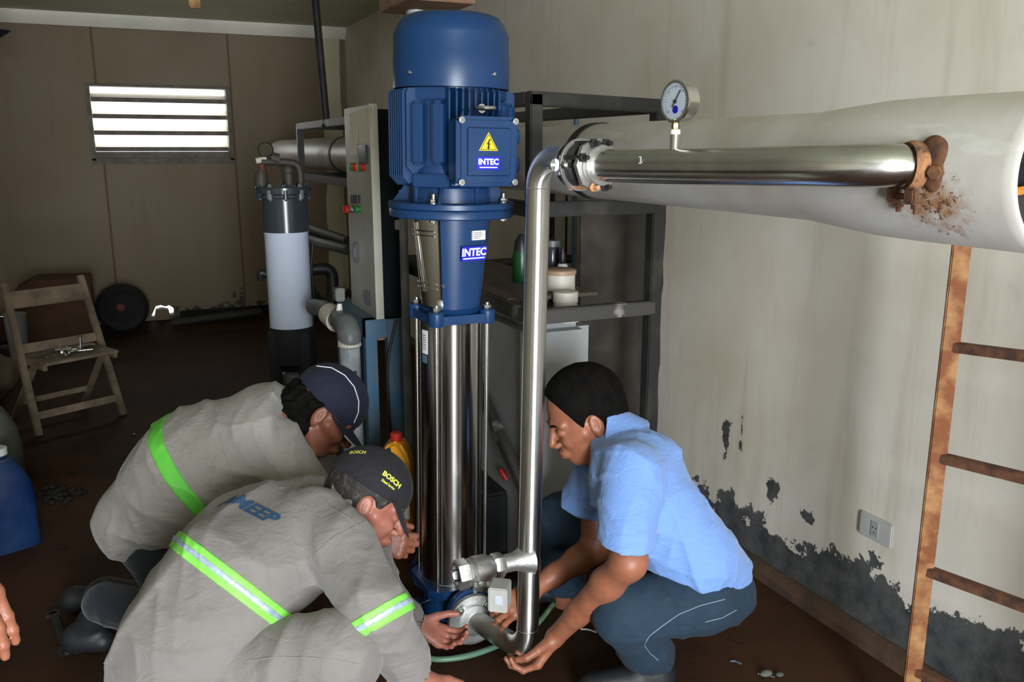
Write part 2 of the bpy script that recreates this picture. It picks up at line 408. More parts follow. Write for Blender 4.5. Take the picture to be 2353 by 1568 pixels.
# pale cornice beam along the back wall, brown kerb at the right wall
c0 = MB(); c0.prism([(0, 0), (0, -.085), (.03, -.10), (.075, -.03), (.075, 0)], (XL, YB, ZC), (0, -1, 0), (0, 0, 1), XW-XL)
cm = [v for v in c0.v]
o = c0.build('trim_1', mat('pale_cornice', (.88, .84, .72, 1), .5, 0, .15, 3)); struct(o)
if o.location.x < XL-1: o.location.x += (XW-XL)
k = MB(); k.prism([(0, 0), (-.05, 0), (-.047, .028), (-.012, .05), (0, .05)], (XW, YB, 0), (1, 0, 0), (0, 0, 1), YB-YF)
struct(k.build('baseboard_right', mat('grimy_brown_kerb', (.12, .065, .035, 1), .7, 0, vs=8, col2=(.05, .035, .03, 1), bs=.4)))
struct(MB().box((.4, YB-.025, 0), (XW-.05, YB, .07), .004).build('baseboard_back', M['dirt']))
# ================================================================== PUMP
PX, PY = .869, 2.42
pump = thing('multistage_pump', 'tall blue vertical multistage pump with mirror steel barrel, standing on the floor', 'pump', (PX, PY, 0), math.radians(2.5))
def PB(name, m, mb, parent=pump, smooth=35, label=None):
    o = mb.build(name, m, parent, world=False, smooth=smooth)
    if label: o['label'] = label
    return o
# fan cowl
mb = MB(); mb.lathe([(.165, 1.664), (.1655, 1.668), (.1655, 1.752), (.1635, 1.756), (.1635, 1.806), (.160, 1.818), (.150, 1.838), (.136, 1.856), (.115, 1.864), (.06, 1.869), (.0, 1.870)], n=72)
mb.lathe([(.163, 1.664), (.15, 1.664)], n=72)
cowl = PB('fan_cowl', M['blue'], mb)
for a in (-65, 22, 115, 205):
    a = math.radians(a-90); d = Vector((math.cos(a), math.sin(a), 0)); mb = MB()
    mb.lathe([(.006, 0), (.006, .004), (.003, .006), (0, .006)], d*.165+Vector((0, 0, 1.70)), d, 12); PB('cowl_screw', M['zinc'], mb, cowl)
# finned housing
mb = MB(); mb.lathe([(.128, 1.392), (.138, 1.40), (.138, 1.664), (.12, 1.664)], n=64)
for q in range(4):
    rot = Matrix.Rotation(q*PI/2, 4, 'Z')
    for i in range(-4, 5):
        x = i*.0185
        out = .170 if abs(i) < 4 else .164
        zb = 1.402 if abs(i) < 4 else 1.43
        y0 = -math.sqrt(max(.136**2-x*x, .01))
        poly = [(-y0-.01, zb+.03), (out-.018, zb), (out, zb+.02), (out, 1.650), (out-.008, 1.660), (-y0-.01, 1.660)]
        if q == 0 and -3 < i < 5: poly = [(-y0-.01, 1.58), (out-.012, 1.59), (out, 1.605), (out, 1.650), (out-.008, 1.660), (-y0-.01, 1.660)]
        vs = []
        for sx in (-.0022, .0022): vs += [rot @ Vector((x+sx, -a, b)) for a, b in poly]
        n = len(poly); mb.add(vs, [list(range(n))[::-1], [j+n for j in range(n)]]+[[j, (j+1) % n, (j+1) % n+n, j+n] for j in range(n)])
    rot2 = Matrix.Rotation(q*PI/2+PI/4, 4, 'Z')
    for sgn in (1, -1):  # mounting pads at the corners
        mb.box((sgn*.03-.017, -.180, 1.455), (sgn*.03+.017, -.12, 1.625), .008, rot2)
    mb.box((-.055, -.155, 1.395), (.055, -.11, 1.43), .004, rot2); mb.box((-.055, -.152, 1.63), (.055, -.11, 1.662), .004, rot2)
PB('motor_housing', M['blue'], mb)
# terminal box
TBX = -.034
mb = MB(); mb.box((-.03, -.185, 1.43), (.10, -.12, 1.56), .006)
mb.box((-.052, -.235, 1.410), (.116, -.178, 1.578), .008)
mb.box((-.058, -.262, 1.403), (.120, -.232, 1.584), .011)
mb.box((-.032, -.266, 1.430), (.095, -.26, 1.556), .006)
tb = PB('terminal_box', M['blue'], mb)
tb.location.x = TBX
for x in (-.047, .109):
    for z in (1.414, 1.573):
        mb = MB(); mb.lathe([(.0085, 0), (.0085, .003), (.0065, .003), (.0065, .0045), (.004, .0045), (.003, .002), (0, .002)], (x, -.262, z), (0, -1, 0), 16); PB('screw', M['zinc'], mb, tb)
for z in (1.535, 1.46):
    mb = MB(); mb.lathe([(.026, 0), (.026, .012), (.022, .018), (.022, .024), (.0, .026)], (.115, -.212, z), (1, 0, 0), 24); PB('cable_gland', M['blue'], mb, tb)
tri = [(0, .032), (-.028, -.016), (.028, -.016)]
mb = MB(); mb.prism([(x*1.0, y) for x, y in tri], (.028, -.2665, 1.512), (1, 0, 0), (0, 0, 1), .0008); s1 = PB('warning_triangle', M['yellow'], mb, tb, 0, 'yellow electric hazard triangle')
mb = MB()
for k0, k1 in ((.86, .78),):
    o = [(x*k0, y*k0) for x, y in tri]; i_ = [(x*k1, y*k1) for x, y in tri]
    base = Vector((.028, -.2678, 1.512)); vs = [base+Vector((x, 0, z)) for x, z in o+i_]
    mb.add(vs, [[0, 1, 4, 3], [1, 2, 5, 4], [2, 0, 3, 5]])
bolt = [(.002, .014), (-.006, .0), (-.001, .001), (-.003, -.008), (-.006, -.007), (0, -.0135), (.004, -.006), (.001, -.0065), (.005, .004), (.0, .003), (.006, .014)]
mb.prism(bolt, (.028, -.2676, 1.512), (1, 0, 0), (0, 0, 1), .0004)
# marks sit on the box with the triangle
PB('lightning_mark', M['black'], mb, tb, 0)
mb = MB(); mb.box((-.006, -.2672, 1.447), (.062, -.2662, 1.481)); PB('brand_sticker', M['blue_lbl'], mb, tb, 0)
put_text('brand_lettering', 'INTEC', .021, (.028, -.2675, 1.467), (1, 0, 0), (0, 0, 1), M['white_lbl'], tb, .0009, 1.0, world=False)
mb = MB(); mb.box((.002, -.2679, 1.4515), (.054, -.2673, 1.4545)); PB('brand_underline', M['white_lbl'], mb, tb, 0)
# lifting eye
mb = MB(); mb.cyl((.012, -.14, 1.607), (.012, -.185, 1.607), .012)
mb.tube([Vector((.012, -.208, 1.607))+Vector((math.cos(a)*.024, math.sin(a)*.024, 0)) for a in [i*2*PI/24 for i in range(24)]], .0055, 10, closed=True)
PB('lifting_eye', M['zinc'], mb, label='zinc lifting eye bolt')
# lower end bell and flanges
mb = MB(); mb.lathe([(.13, 1.345), (.122, 1.35), (.118, 1.39), (.13, 1.40)], n=64)
for q in range(8):
    rot = Matrix.Rotation(q*PI/4+.2, 4, 'Z'); vs = []
    poly = [(.11, 1.346), (.172, 1.346), (.172, 1.352), (.135, 1.40), (.11, 1.40)] if q % 2 else [(.11, 1.346), (.128, 1.346), (.128, 1.40), (.11, 1.40)]
    for sx in (-.005, .005): vs += [rot @ Vector((sx, -a, b)) for a, b in poly]
    n = len(poly); mb.add(vs, [list(range(n))[::-1], [j+n for j in range(n)]]+[[j, (j+1) % n, (j+1) % n+n, j+n] for j in range(n)])
PB('end_bell', M['blue'], mb)
mb = MB(); mb.lathe([(.0, 1.331), (.181, 1.331), (.184, 1.334), (.184, 1.347), (.181, 1.350), (0, 1.350)], n=80)
PB('motor_flange', M['blue'], mb)
mb = MB(); mb.lathe([(.0, 1.306), (.178, 1.306), (.182, 1.309), (.182, 1.327), (.180, 1.330), (0, 1.330)], n=80)
PB('bracket_flange', M['blue'], mb)
for a in (-45, 45, 135, 225):
    a2 = math.radians(a-90+4); p = Vector((math.cos(a2)*.158, math.sin(a2)*.158, 1.350)); mb = MB()
    mb.lathe([(.013, 0), (.013, .002)], p, (0, 0, 1), 20); mb.hexbolt(p+Vector((0, 0, .002)), (0, 0, 1), .0115, .011, .014, .006)
    mb.hexbolt(p-Vector((0, 0, .044)), (0, 0, -1), .0115, .009, .002, .006); mb.cyl(p-Vector((0, 0, .046)), p+Vector((0, 0, .004)), .005); PB('flange_bolt', M['zinc'], mb)
# coupling bracket: base slab, two tapered legs
mb = MB()
def sector(mb, a0, a1, r0, r1, z0, z1, th, n=14):
    vs = []; 
    for r, z in ((r0, z0), (r1, z1)):
        for j in range(n+1):
            a = math.radians(a0+(a1-a0)*j/n-90); 
            for rr in (r, r-th): vs.append((math.cos(a)*rr, math.sin(a)*rr, z))
    R = 2*(n+1); fs = []
    for j in range(n):
        o1, i1, o2, i2 = 2*j, 2*j+1, 2*j+2, 2*j+3
        fs += [[o1, o2, o2+R, o1+R], [i1, i1+R, i2+R, i2], [o1, i1, i2, o2], [o1+R, o2+R, i2+R, i1+R]]
    fs += [[0, R, R+1, 1], [2*n, 2*n+1, 2*n+1+R, 2*n+R]]
    mb.add(vs, fs)
for o_ in (0, 180): sector(mb, o_-38, o_+42, .092, .122, 1.035, 1.308, .014)
PB('coupling_bracket', M['blue'], mb)
mb = MB(); mb.lathe([(.05, 1.03), (.06, 1.06), (.035, 1.1), (.028, 1.30)], n=32); PB('shaft_coupling', M['zinc'], mb)
for o_ in (90, 270):
    mb = MB(); sector(mb, o_-50, o_+52, .090, .114, 1.045, 1.300, .0015, 24); 
    PB('coupling_guard', M['chrome'], mb, label='mirror steel coupling guard')
mb = MB()
for zz_ in (1.10, 1.115, 1.255, 1.268):
    rr = .094+.024*(zz_-1.045)/.255
    mb.tube([Vector((math.cos(math.radians(a-90))*rr, math.sin(math.radians(a-90))*rr, zz_)) for a in range(-125, -42, 6)], .0016, 6)
for aa in (-88, -83): mb.tube([Vector((math.cos(math.radians(aa-90+dd))*(.094+.024*(z-1.045)/.255), math.sin(math.radians(aa-90+dd))*(.094+.024*(z-1.045)/.255), z)) for z, dd in ((1.09, 9), (1.15, 4), (1.22, 1), (1.29, -2))], .0016, 6)
PB('guard_wire', M['rod'], mb)
mb = MB(); mb.ball((-.045, -.055, 1.055), .028, (1, .8, .9)); mb.tube([(-.045, -.055, 1.07), (-.05, -.075, 1.10), (-.06, -.08, 1.115)], .005, 8); mb.tube([(-.045, -.06, 1.075), (-.03, -.08, 1.105)], .005, 8)
PB('air_vent_plug', M['cast'], mb)
mb = MB(); mb.box((-.012, -.1215, 1.245), (.034, -.1165, 1.272), 0, Matrix.Rotation(.22, 4, 'Z') @ Matrix.Translation((0, .0, 0)))
PB('paper_label', M['white_lbl'], mb, smooth=0, label='small white printed label')
mb = MB(); rz = Matrix.Rotation(.22, 4, 'Z')
for i, w_ in enumerate((.028, .034, .03, .02)): mb.box((-.008, -.1220, 1.2655-i*.0052), (-.008+w_, -.1214, 1.2670-i*.0052), 0, rz)
PB('label_print', M['ink'], mb, smooth=0)
nb = Vector((math.sin(.22), -math.cos(.22), 0)); ub = Vector((math.cos(.22), math.sin(.22), 0)); tl = Vector((0, 0, 1))+nb*.109; tl.normalize()
def onb(x, z, off, dx=-.008):
    x += dx
    return onb_(x, z, off)
def onb_(x, z, off): r = .0975+.03*(z-1.035)/.273+off; return nb*r+ub*x+Vector((0, 0, z))
mb = MB(); mb.add([onb(-.040, 1.186, .004), onb(.045, 1.186, .004), onb(.047, 1.228, .004), onb(-.042, 1.228, .004), onb(-.040, 1.186, .0), onb(.045, 1.186, .0), onb(.047, 1.228, .0), onb(-.042, 1.228, .0)], [[0, 1, 2, 3], [7, 6, 5, 4], [0, 4, 5, 1], [1, 5, 6, 2], [2, 6, 7, 3], [3, 7, 4, 0]])
PB('brand_sticker', M['blue_lbl'], mb, smooth=0)
put_text('brand_lettering', 'INTEC', .0305, onb(.002, 1.2105, .0045), ub, tl, M['white_lbl'], pump, .0012, 1.0, world=False)
mb = MB(); mb.beam(onb(-.036, 1.1935, .0047), onb(.041, 1.1935, .0047), .0008, .004, 0, up=tl); PB('brand_underline', M['white_lbl'], mb, smooth=0)
# pump head slab with cut corners
def octa(w, c): return [(-w, -w+c), (-w+c, -w), (w-c, -w), (w, -w+c), (w, w-c), (w-c, w), (-w+c, w), (-w, w-c)]
mb = MB(); mb.prism(octa(.099, .03), (0, 0, .998), (1, 0, 0), (0, 1, 0), .026); mb.lathe([(.085, 1.02), (.095, 1.034), (.098, 1.04), (.06, 1.045)], n=48)
for sx in (-1, 1):
    for sy in (-1, 1): mb.lathe([(.022, .994), (.024, 1.0), (.024, 1.032), (.021, 1.036), (0, 1.036)], (sx*.081, sy*.081, 0), n=20)
PB('pump_head', M['blue'], mb)
for sx in (-1, 1):
    for sy in (-1, 1):
        mb = MB(); mb.cyl((sx*.081, sy*.081, .12), (sx*.081, sy*.081, 1.0), .0062, 14); PB('tie_rod', M['rod'], mb)
        mb = MB(); mb.hexbolt((sx*.081, sy*.081, 1.036), (0, 0, 1), .0125, .013, .008, .0065); PB('rod_nut', M['zinc'], mb)
mb = MB(); mb.lathe([(.097, .15), (.098, .155), (.098, .16), (.0955, .162), (.0955, .99), (.097, .998)], n=96); PB('steel_barrel', M['chrome'], mb, label='mirror polished steel barrel')
mb = MB(); sector(mb, -88, -70, .0962, .0962, .90, .972, .0008, 6); sl = PB('spec_sticker', M['white_lbl'], mb)
mb = MB(); sector(mb, -88, -73, .0962, .0962, .872, .897, .0008, 6); PB('size_sticker', M['bluest'], mb, sl)
mb = MB(); 
for i in range(7): sector(mb, -86, -74, .0967, .0967, .955-i*.007, .9575-i*.007, .0006, 4)
PB('sticker_print', M['ink'], mb, sl)
# base casting and flanges
mb = MB(); mb.prism(octa(.110, .035), (0, 0, .13), (1, 0, 0), (0, 1, 0), .025)
mb.lathe([(.085, .03), (.092, .05), (.09, .10), (.085, .14)], n=48)
mb.cyl((0, -.155, .10), (0, .155, .10), .044, 32)
for sy in (-1, 1): mb.cyl((0, sy*.145, .10), (0, sy*.168, .10), .082, 48, .002)
mb.prism(octa(.125, .03), (0, 0, .0), (1, 0, 0), (0, 1, 0), .022)
PB('pump_base', M['blue'], mb)
for sx in (-1, 1):
    mb = MB(); mb.cyl((sx*.09, -.02, .09), (sx*.135, -.03, .09), .004, 10); mb.ball((sx*.135, -.03, .09), .007); PB('drain_plug', M['zinc'], mb)
pump.rotation_mode = 'QUATERNION'; pump.rotation_quaternion = (Matrix.Rotation(math.radians(.85), 3, FH) @ Matrix.Rotation(math.radians(2.5), 3, 'Z')).to_quaternion()
# ================================================================== RISER PIPE with tee, valve and flange
R1 = .0315
Bt = Vector((.985, 2.03, 1.40)); Bb = Vector((.961, 2.03, .150)); fl = Vector((PX+.005, PY-.176, .088))
riser = thing('riser_pipe', 'upright brushed steel riser pipe with side valve and bottom flange, held by two hands', 'pipe', (Bb.x, Bb.y, .045))
hd = Vector((.05, -.365, 0)).normalized()
def arc(p, d0, d1, r, n=10):
    # quarter bend starting at p heading d0 then leaving along d1
    return [p + d0*r*math.sin(a) + d1*r*(1-math.cos(a)) for a in [i*PI/2/n for i in range(n+1)]]
dn = (Bb-Bt).normalized()
top = arc(Bt, ZV, hd, .075)
toend = top[-1]+hd*.045
sd = (fl-Vector((Bb.x, Bb.y, .10))); sd.z = 0; sd.normalize()
bot = arc(Bb, dn, sd, .075)
off = fl-bot[-1]
mb = MB(); pts = [toend]+top[::-1]+[Bb]+bot[1:]+[fl]
mb.tube(pts, R1, 40); PBp = mb.build('pipe', M['steel'], riser)
for zz_ in (Bt, Bb): 
    mb = MB(); mb.lathe([(R1-.001, -.003), (R1+.0012, 0), (R1-.001, .003)], zz_, ZV, 36); mb.build('weld_seam', M['cast'], riser)
fd = (fl-Vector((Bb.x, Bb.y, .10))).normalized(); fd = Vector((.02, 1, 0)).normalized()
mb = MB(); mb.lathe([(R1, -.026), (.050, -.022), (.050, -.016), (.081, -.016), (.082, -.014), (.082, .0), (R1, .0)], fl, fd, 56); flg = mb.build('flange', M['cast'], riser)
for q in range(4):
    a = q*PI/2+PI/4; u, v, _ = frame(fd); p = fl-fd*.016+(u*math.cos(a)+v*math.sin(a))*.062
    mb = MB(); mb.lathe([(.016, 0), (.016, .002), (.011, .0025)], p, -fd, 20); mb.hexbolt(p-fd*.002, -fd, .0105, .008, .006, .005); mb.build('flange_bolt', M['zinc'], flg)
# branch and ball valve: heads left and toward the doorway
vz = .368; vo = Vector((.9655, 2.03, vz)); vd = (-RV*.90-FH*.46+ZV*.0).normalized()
mb = MB(); mb.lathe([(.048, .0), (.040, .018), (.031, .034), (.026, .05), (.025, .12)], vo, vd, 36); mb.build('branch', M['cast'], riser)
va = vo+vd*.085
valve = MB(); valve.lathe([(.033, 0), (.036, .004), (.036, .028), (.033, .032)], va, vd, 6)
valve.lathe([(.030, .03), (.034, .04), (.040, .055), (.041, .09), (.036, .096), (.038, .1), (.038, .104), (.035, .106)], va, vd, 40)
vb = valve.build('ball_valve', M['cast'], riser); vb['label'] = 'steel ball valve with open hexagonal end'
mb = MB(); mb.lathe([(.037, 0), (.0415, .005), (.0415, .032), (.039, .036), (.030, .036), (.0285, .030), (.0285, .004)], va+vd*.105, vd, 6, capped=False); mb.build('hex_end', M['cast'], vb)
mb = MB(); mb.lathe([(.028, .0), (.027, .036)], va+vd*.105, vd, 30, capped=False); mb.lathe([(0, .005), (.028, .004)], va+vd*.105, vd, 30); mb.build('bore', M['pvcd'], vb)
st = va+vd*.068; sdir = (Vector((0, 0, -.62))-FH*.72+RV*.10).normalized()
mb = MB(); mb.cyl(st, st+sdir*.055, .014, 20); mb.lathe([(.024, 0), (.024, .006)], st+sdir*.05, sdir, 4)
u, v, _ = frame(sdir)
for a in (45, 135, 225, 315):
    p = st+sdir*.045+(u*math.cos(math.radians(a))+v*math.sin(math.radians(a)))*.026; mb.lathe([(.0065, 0), (.0065, .014), (.003, .014), (.003, .010)], p, sdir, 12)
mb.build('stem_bracket', M['cast'], vb)
bx = at(1143, 1382, 2.24); mb = MB()
u2 = (RV*.93-FH*.18).normalized(); v2 = ZV; 
mx = Matrix(((u2.x, v2.cross(u2).x*-1, 0, bx.x), (u2.y, v2.cross(u2).y*-1, 0, bx.y), (0, 0, 1, bx.z), (0, 0, 0, 1)))
mb.box((-.0255, -.062, -.034), (.0255, .0, .034), .003, Matrix.Translation(bx) @ Matrix.Rotation(math.atan2(u2.y, u2.x), 4, 'Z') @ Matrix.Rotation(PI, 4, 'Z'))
lv = mb.build('valve_handle_block', mat('ivory_block', (.5, .49, .46, 1), .4), vb)
put = bx-FH*.0005
fdn = Vector((u2.y, -u2.x, 0)).normalized()
mb = MB(); mb.beam(bx+fdn*.0006+u2*.004-ZV*.010, bx+fdn*.0006+u2*.004+ZV*.016, .02, .0006, 0, up=fdn); 
mb.build('valve_tag', mat('pale_tag', (.6, .64, .72, 1), .5), vb)
# ================================================================== HEADER PIPE
R2 = .0365
hs = toend
hp = [Vector((1.0, 1.875, 1.462)), Vector((1.035, 1.664, 1.462)), Vector((1.09, 1.32, 1.467)), Vector((1.108, 1.21, 1.470)), Vector((1.135, 1.135, 1.471)), Vector((1.175, 1.085, 1.472)), Vector((1.225, 1.055, 1.472))]
hs2 = Vector((toend.x, toend.y, 1.465))
header = thing('header_pipe', 'horizontal brushed steel pipe joining the riser to the white vessel', 'pipe', hp[1]-ZV*.04)
mb = MB(); mb.tube(hp, [R2]*6+[R2-.003], 40, smooth_n=6); mb.build('bent_pipe', M['steelh'], header, smooth=60)
ax = (hp[1]-hp[0]).normalized(); o0 = hp[0]
def ring(name, m, t0, t1, r, n=40, bev=.002, par=header):
    mb = MB(); mb.lathe([(R1, t0), (r-bev, t0), (r, t0+bev), (r, t1-bev), (r-bev, t1), (R1, t1)], o0, ax, n); return mb.build(name, m, par)
ring('backing_flange', M['cast'], .085, .100, .062, 8)
ring('stub_end', M['cast'], .100, .118, .047)
ring('gasket', M['tapeb'], .060, .085, .045)
cp = ring('clamp_coupling', M['dsteel'], .0, .060, .054, 40, .006)
ring('clamp_rib', M['cast'], .030, .038, .062, 40, .001)
u, v, _ = frame(ax)
side = (-RV).cross(ax); side = ax.cross(ZV).normalized()
if side.dot(-RV-FH) < 0: side = -side
for sgn, h_ in ((1, 1), (-1, 1)):
    p = o0+side*.052*sgn+ax*.02
    mb = MB(); mb.cyl(p-ax*.045, p+ax*.04, .0065, 14); mb.hexbolt(p+ax*.02, ax, .013, .013); mb.hexbolt(p-ax*.022, -ax, .0125, .01); mb.lathe([(.0155, 0), (.0155, .003)], p-ax*.018, ax, 20); mb.beam(p-ZV*.024, p+ZV*.024, .03, .012, .003); mb.build('clamp_bolt', M['zinc'], header)
for a in (70, 110, 250, 290, 20, 160):
    d = side*math.cos(math.radians(a))+ZV*math.sin(math.radians(a)); p = o0+d*.053
    mb = MB(); mb.cyl(p+ax*.015, p+ax*.125, .0055, 12); mb.hexbolt(p+ax*.1, ax, .011, .010); mb.hexbolt(p+ax*.03, -ax, .011, .012); 
    o = mb.build('flange_bolt', M['rustl'] if a == 290 else M['tapeb'], header)
put_text('painted_numeral', '3', .022, hp[1]+(hp[2]-hp[1])*.22-RV*.0+(-Vector((1,0,0)))*.0365+ZV*.012, Vector((.1,-1,0)), ZV, M['white_lbl'], header, .0003)
# rusty port clamp
pc = Vector((1.205, 1.062, 1.472)); pax = Vector((.93, -.37, 0)).normalized()
mb = MB(); mb.lathe([(.030, -.006), (.0385, -.010), (.0415, -.002), (.040, .010), (.036, .02), (.03, .02)], pc, pax, 26); pcl = mb.build('port_clamp', mat('mottled_rust', (.07, .035, .022, 1), .85, 0, vs=35, col2=(.36, .16, .07, 1), bs=.6, lo=.45, hi=.62), header)
mb = MB()
for sgn in (1, -1):
    p = pc+pax.cross(ZV)*.0+ZV*(-.05)*1+pax.cross(ZV)*(.03*sgn); mb.beam(p-ZV*.012+pax*-.01, p+ZV*.014+pax*-.01, .022, .016, .003)
    mb.hexbolt(p-ZV*.01, -ZV, .009, .01, .008)
mb.beam(pc-ZV*.05-pax.cross(ZV)*.035-pax*.012, pc-ZV*.05+pax.cross(ZV)*.035-pax*.012, .010, .010, .002)
mb.build('clamp_jaw', M['rustd'], pcl)
mb = MB(); mb.ball((1.216, 1.030, 1.480), .046, (.28, .72, .9), 28); mb.ball((1.214, 1.022, 1.462), .030, (.4, .8, 1.1), 18); mb.hexbolt(Vector((1.207, 1.012, 1.462)), Vector((-1, -.35, 0)), .013, .014); mb.build('port_cavity_shade', M['rustd'], header)  # dark rusty lump put where the port cavity lies in shadow
# gauge
gb = Vector((1.056, 1.53, 1.5)); gc = Vector((1.056, 1.53, 1.594)); gn = Vector((-.985, -.17, 0)).normalized()
ga = thing('pressure_gauge', 'round steel pressure gauge screwed upright onto the horizontal pipe', 'gauge', gb)
mb = MB(); mb.lathe([(.036, -.030), (.040, -.026), (.040, -.004), (.043, -.002), (.043, .004), (.0405, .006), (.037, .006), (.037, .001)], gc, gn, 56, capped=False); mb.lathe([(0, -.03), (.036, -.03)], gc, gn, 56); mb.build('case', M['chrome'], ga)
mb = MB(); mb.lathe([(0, .002), (.0375, .0018)], gc, gn, 48); mb.build('dial', M['glass'], ga)
gu = ZV.cross(gn).normalized(); mb = MB()
for i in range(25):
    a = math.radians(-45+270*i/24); d = gu*math.cos(a)+ZV*math.sin(a); l = .006 if i % 4 == 0 else .003
    mb.beam(gc+gn*.0025+d*(.032-l), gc+gn*.0025+d*.032, .0008, .0004, 0)
mb.build('scale_marks', M['black'], ga)
mb = MB(); mb.beam(gc+gn*.004-(gu*.55+ZV*.8)*.014, gc+gn*.004+(gu*.55+ZV*.8)*.028, .0018, .0006, 0); mb.lathe([(.004, .003), (.003, .0055), (0, .0055)], gc, gn, 16); mb.build('needle', M['black'], ga)
mb = MB(); mb.lathe([(0, .0026), (.008, .0026)], gc-ZV*.016, gn, 20); mb.build('dial_mark', M['blue_lbl'], ga)
mb = MB(); mb.lathe([(.0105, -.006), (.0105, .028), (.009, .03)], gb, ZV, 24); mb.build('socket', M['steel'], ga)
mb = MB(); mb.lathe([(.0095, .028), (.0105, .029), (.0105, .038), (.0085, .039)], gb, ZV, 24); mb.build('thread_tape', M['ptfe'], ga)
mb = MB(); mb.lathe([(.007, .038), (.0085, .040), (.0085, .050), (.006, .052), (.006, .058)], gb, ZV, 6); mb.build('brass_nipple', M['brass'], ga)
# ================================================================== WHITE MEMBRANE VESSEL
VX, VZ = 1.336, 1.462
def vessel_mat():
    m, nt, b = nodes('off_white_gelcoat'); P = wpos(nt)
    c = mixc(nt, ramp(nt, noise(nt, 3, 5, .6, P), .45, .75), (.60, .575, .54, 1), (.44, .37, .30, 1))
    mp = N(nt, 'ShaderNodeMapping'); mp.inputs['Scale'].default_value = (3, .8, 3); nt.links.new(P, mp.inputs[0])
    c = mixc(nt, mathn(nt, 'MULTIPLY', ramp(nt, noise(nt, 6, 5, .6, mp.outputs[0]), .6, .7), .5), c, (.8, .79, .75, 1))
    sp = N(nt, 'ShaderNodeVectorMath', operation='DISTANCE'); nt.links.new(P, sp.inputs[0]); sp.inputs[1].default_value = (1.215, 1.025, 1.41)
    q = mathn(nt, 'SUBTRACT', noise(nt, 28, 5, .7, P), mathn(nt, 'MULTIPLY', sp.outputs[1], 4.6))
    c = mixc(nt, ramp(nt, q, .2, .48), c, (.33, .17, .07, 1))
    q2 = mathn(nt, 'SUBTRACT', noise(nt, 90, 3, .7, P), mathn(nt, 'MULTIPLY', sp.outputs[1], 1.9))
    c = mixc(nt, ramp(nt, q2, .50, .54), c, (.15, .07, .04, 1))
    nt.links.new(c, b.inputs['Base Color']); b.inputs['Roughness'].default_value = .42
    bump(nt, b, noise(nt, 9, 4, .6, P), .12, .004); return m
M['gel'] = vessel_mat()
ves = thing('membrane_vessel', 'long off white horizontal pressure vessel with flared end, running along the right wall', 'pressure vessel', (VX, 4.4, VZ-.11))
mb = MB(); mb.lathe([(.100, 8.0), (.108, 7.97), (.1105, 7.9), (.1105, 1.42), (.113, 1.38), (.120, 1.30), (.126, 1.22), (.1275, 1.14), (.128, .90), (.1265, .884), (.124, .880), (.117, .880), (.113, .886), (.111, .90), (.110, .98)], (VX, 0, VZ), (0, 1, 0), 96, capped=False)
mb.lathe([(0, 8.0), (.1, 8.0)], (VX, 0, VZ), (0, 1, 0), 48)
mb.build('shell', M['gel'], ves)
mb = MB(); mb.lathe([(.110, .95), (.09, .945), (.085, .93), (.03, .93), (.03, .90), (0, .90)], (VX, 0, VZ), (0, 1, 0), 48); mb.build('end_plate', M['black'], ves)
mb = MB()
for zz_ in (-.03, .055): mb.beam((VX-.10, .915, VZ+zz_), (VX+.1, .915, VZ+zz_+.02), .012, .012, .003)
mb.build('end_handle', M['orange'], ves)
for y in (2.34, 5.55): 
    mb = MB(); mb.lathe([(.1108, y-.03), (.1145, y-.03), (.1145, y+.012), (.1108, y+.012)], (VX, 0, VZ), (0, 1, 0), 64, capped=False); mb.build('strap', M['tapeb'], ves)
# ================================================================== STEEL RACK
rack = thing('steel_rack', 'dark painted steel tube rack carrying the white vessel', 'rack', (1.36, 4.2, 0))
XA, XB, YN, YR = 1.145, 1.585, 2.39, 6.05
def bm_(name, p, q, w=.042, m='dsteel', h=None): mb = MB(); mb.beam(p, q, w, h, .004); return mb.build(name, M[m], rack)
for x, y in ((XA, YN), (XA, YR), (XB, YR)): bm_('post', (x, y, 0), (x, y, 1.66))
bm_('post', (XB, YN, 0), (XB, YN, 1.62), .046, 'dsteel')
bm_('top_beam', (XA-.02, YN, 1.645), (XB+.02, YN, 1.63)); bm_('top_beam', (XA, YN+.022, 1.645), (XA, YR, 1.645), .041, 'dsteel2')
bm_('top_beam', (XB, YN, 1.63), (XB, YR, 1.63)); bm_('top_beam', (XA, YR, 1.645), (XB, YR, 1.645))
bm_('cross_beam', (XA, YN, 1.318), (XB, YN, 1.318), .045); bm_('cross_beam', (XA, YR, 1.318), (XB, YR, 1.318), .045)
bm_('side_beam', (XA, YN, 1.318), (XA, YR, 1.318), .045)
bm_('shelf_beam', (XA, YN-.002, .985), (XB, YN-.002, .985), .045, 'dsteel2'); bm_('shelf_beam', (XA, YN, .985), (XA, 3.9, .985), .045, 'dsteel2')
bm_('shelf_beam', (XA, 3.9, .985), (1.48, 3.9, .985))
bm_('shelf_post', (XA, 3.9, 0), (XA, 3.9, 1.3)); 
bm_('brace', (XA, 3.35, .96), (XA, 2.44, .38), .036, 'dsteel2')
mb = MB(); mb.box((XA+.0, 2.585, 1.0), (1.488, 3.88, 1.012)); mb.build('shelf_board', mat('dusty_shelf_board', (.13, .1, .08, 1), .8), rack)
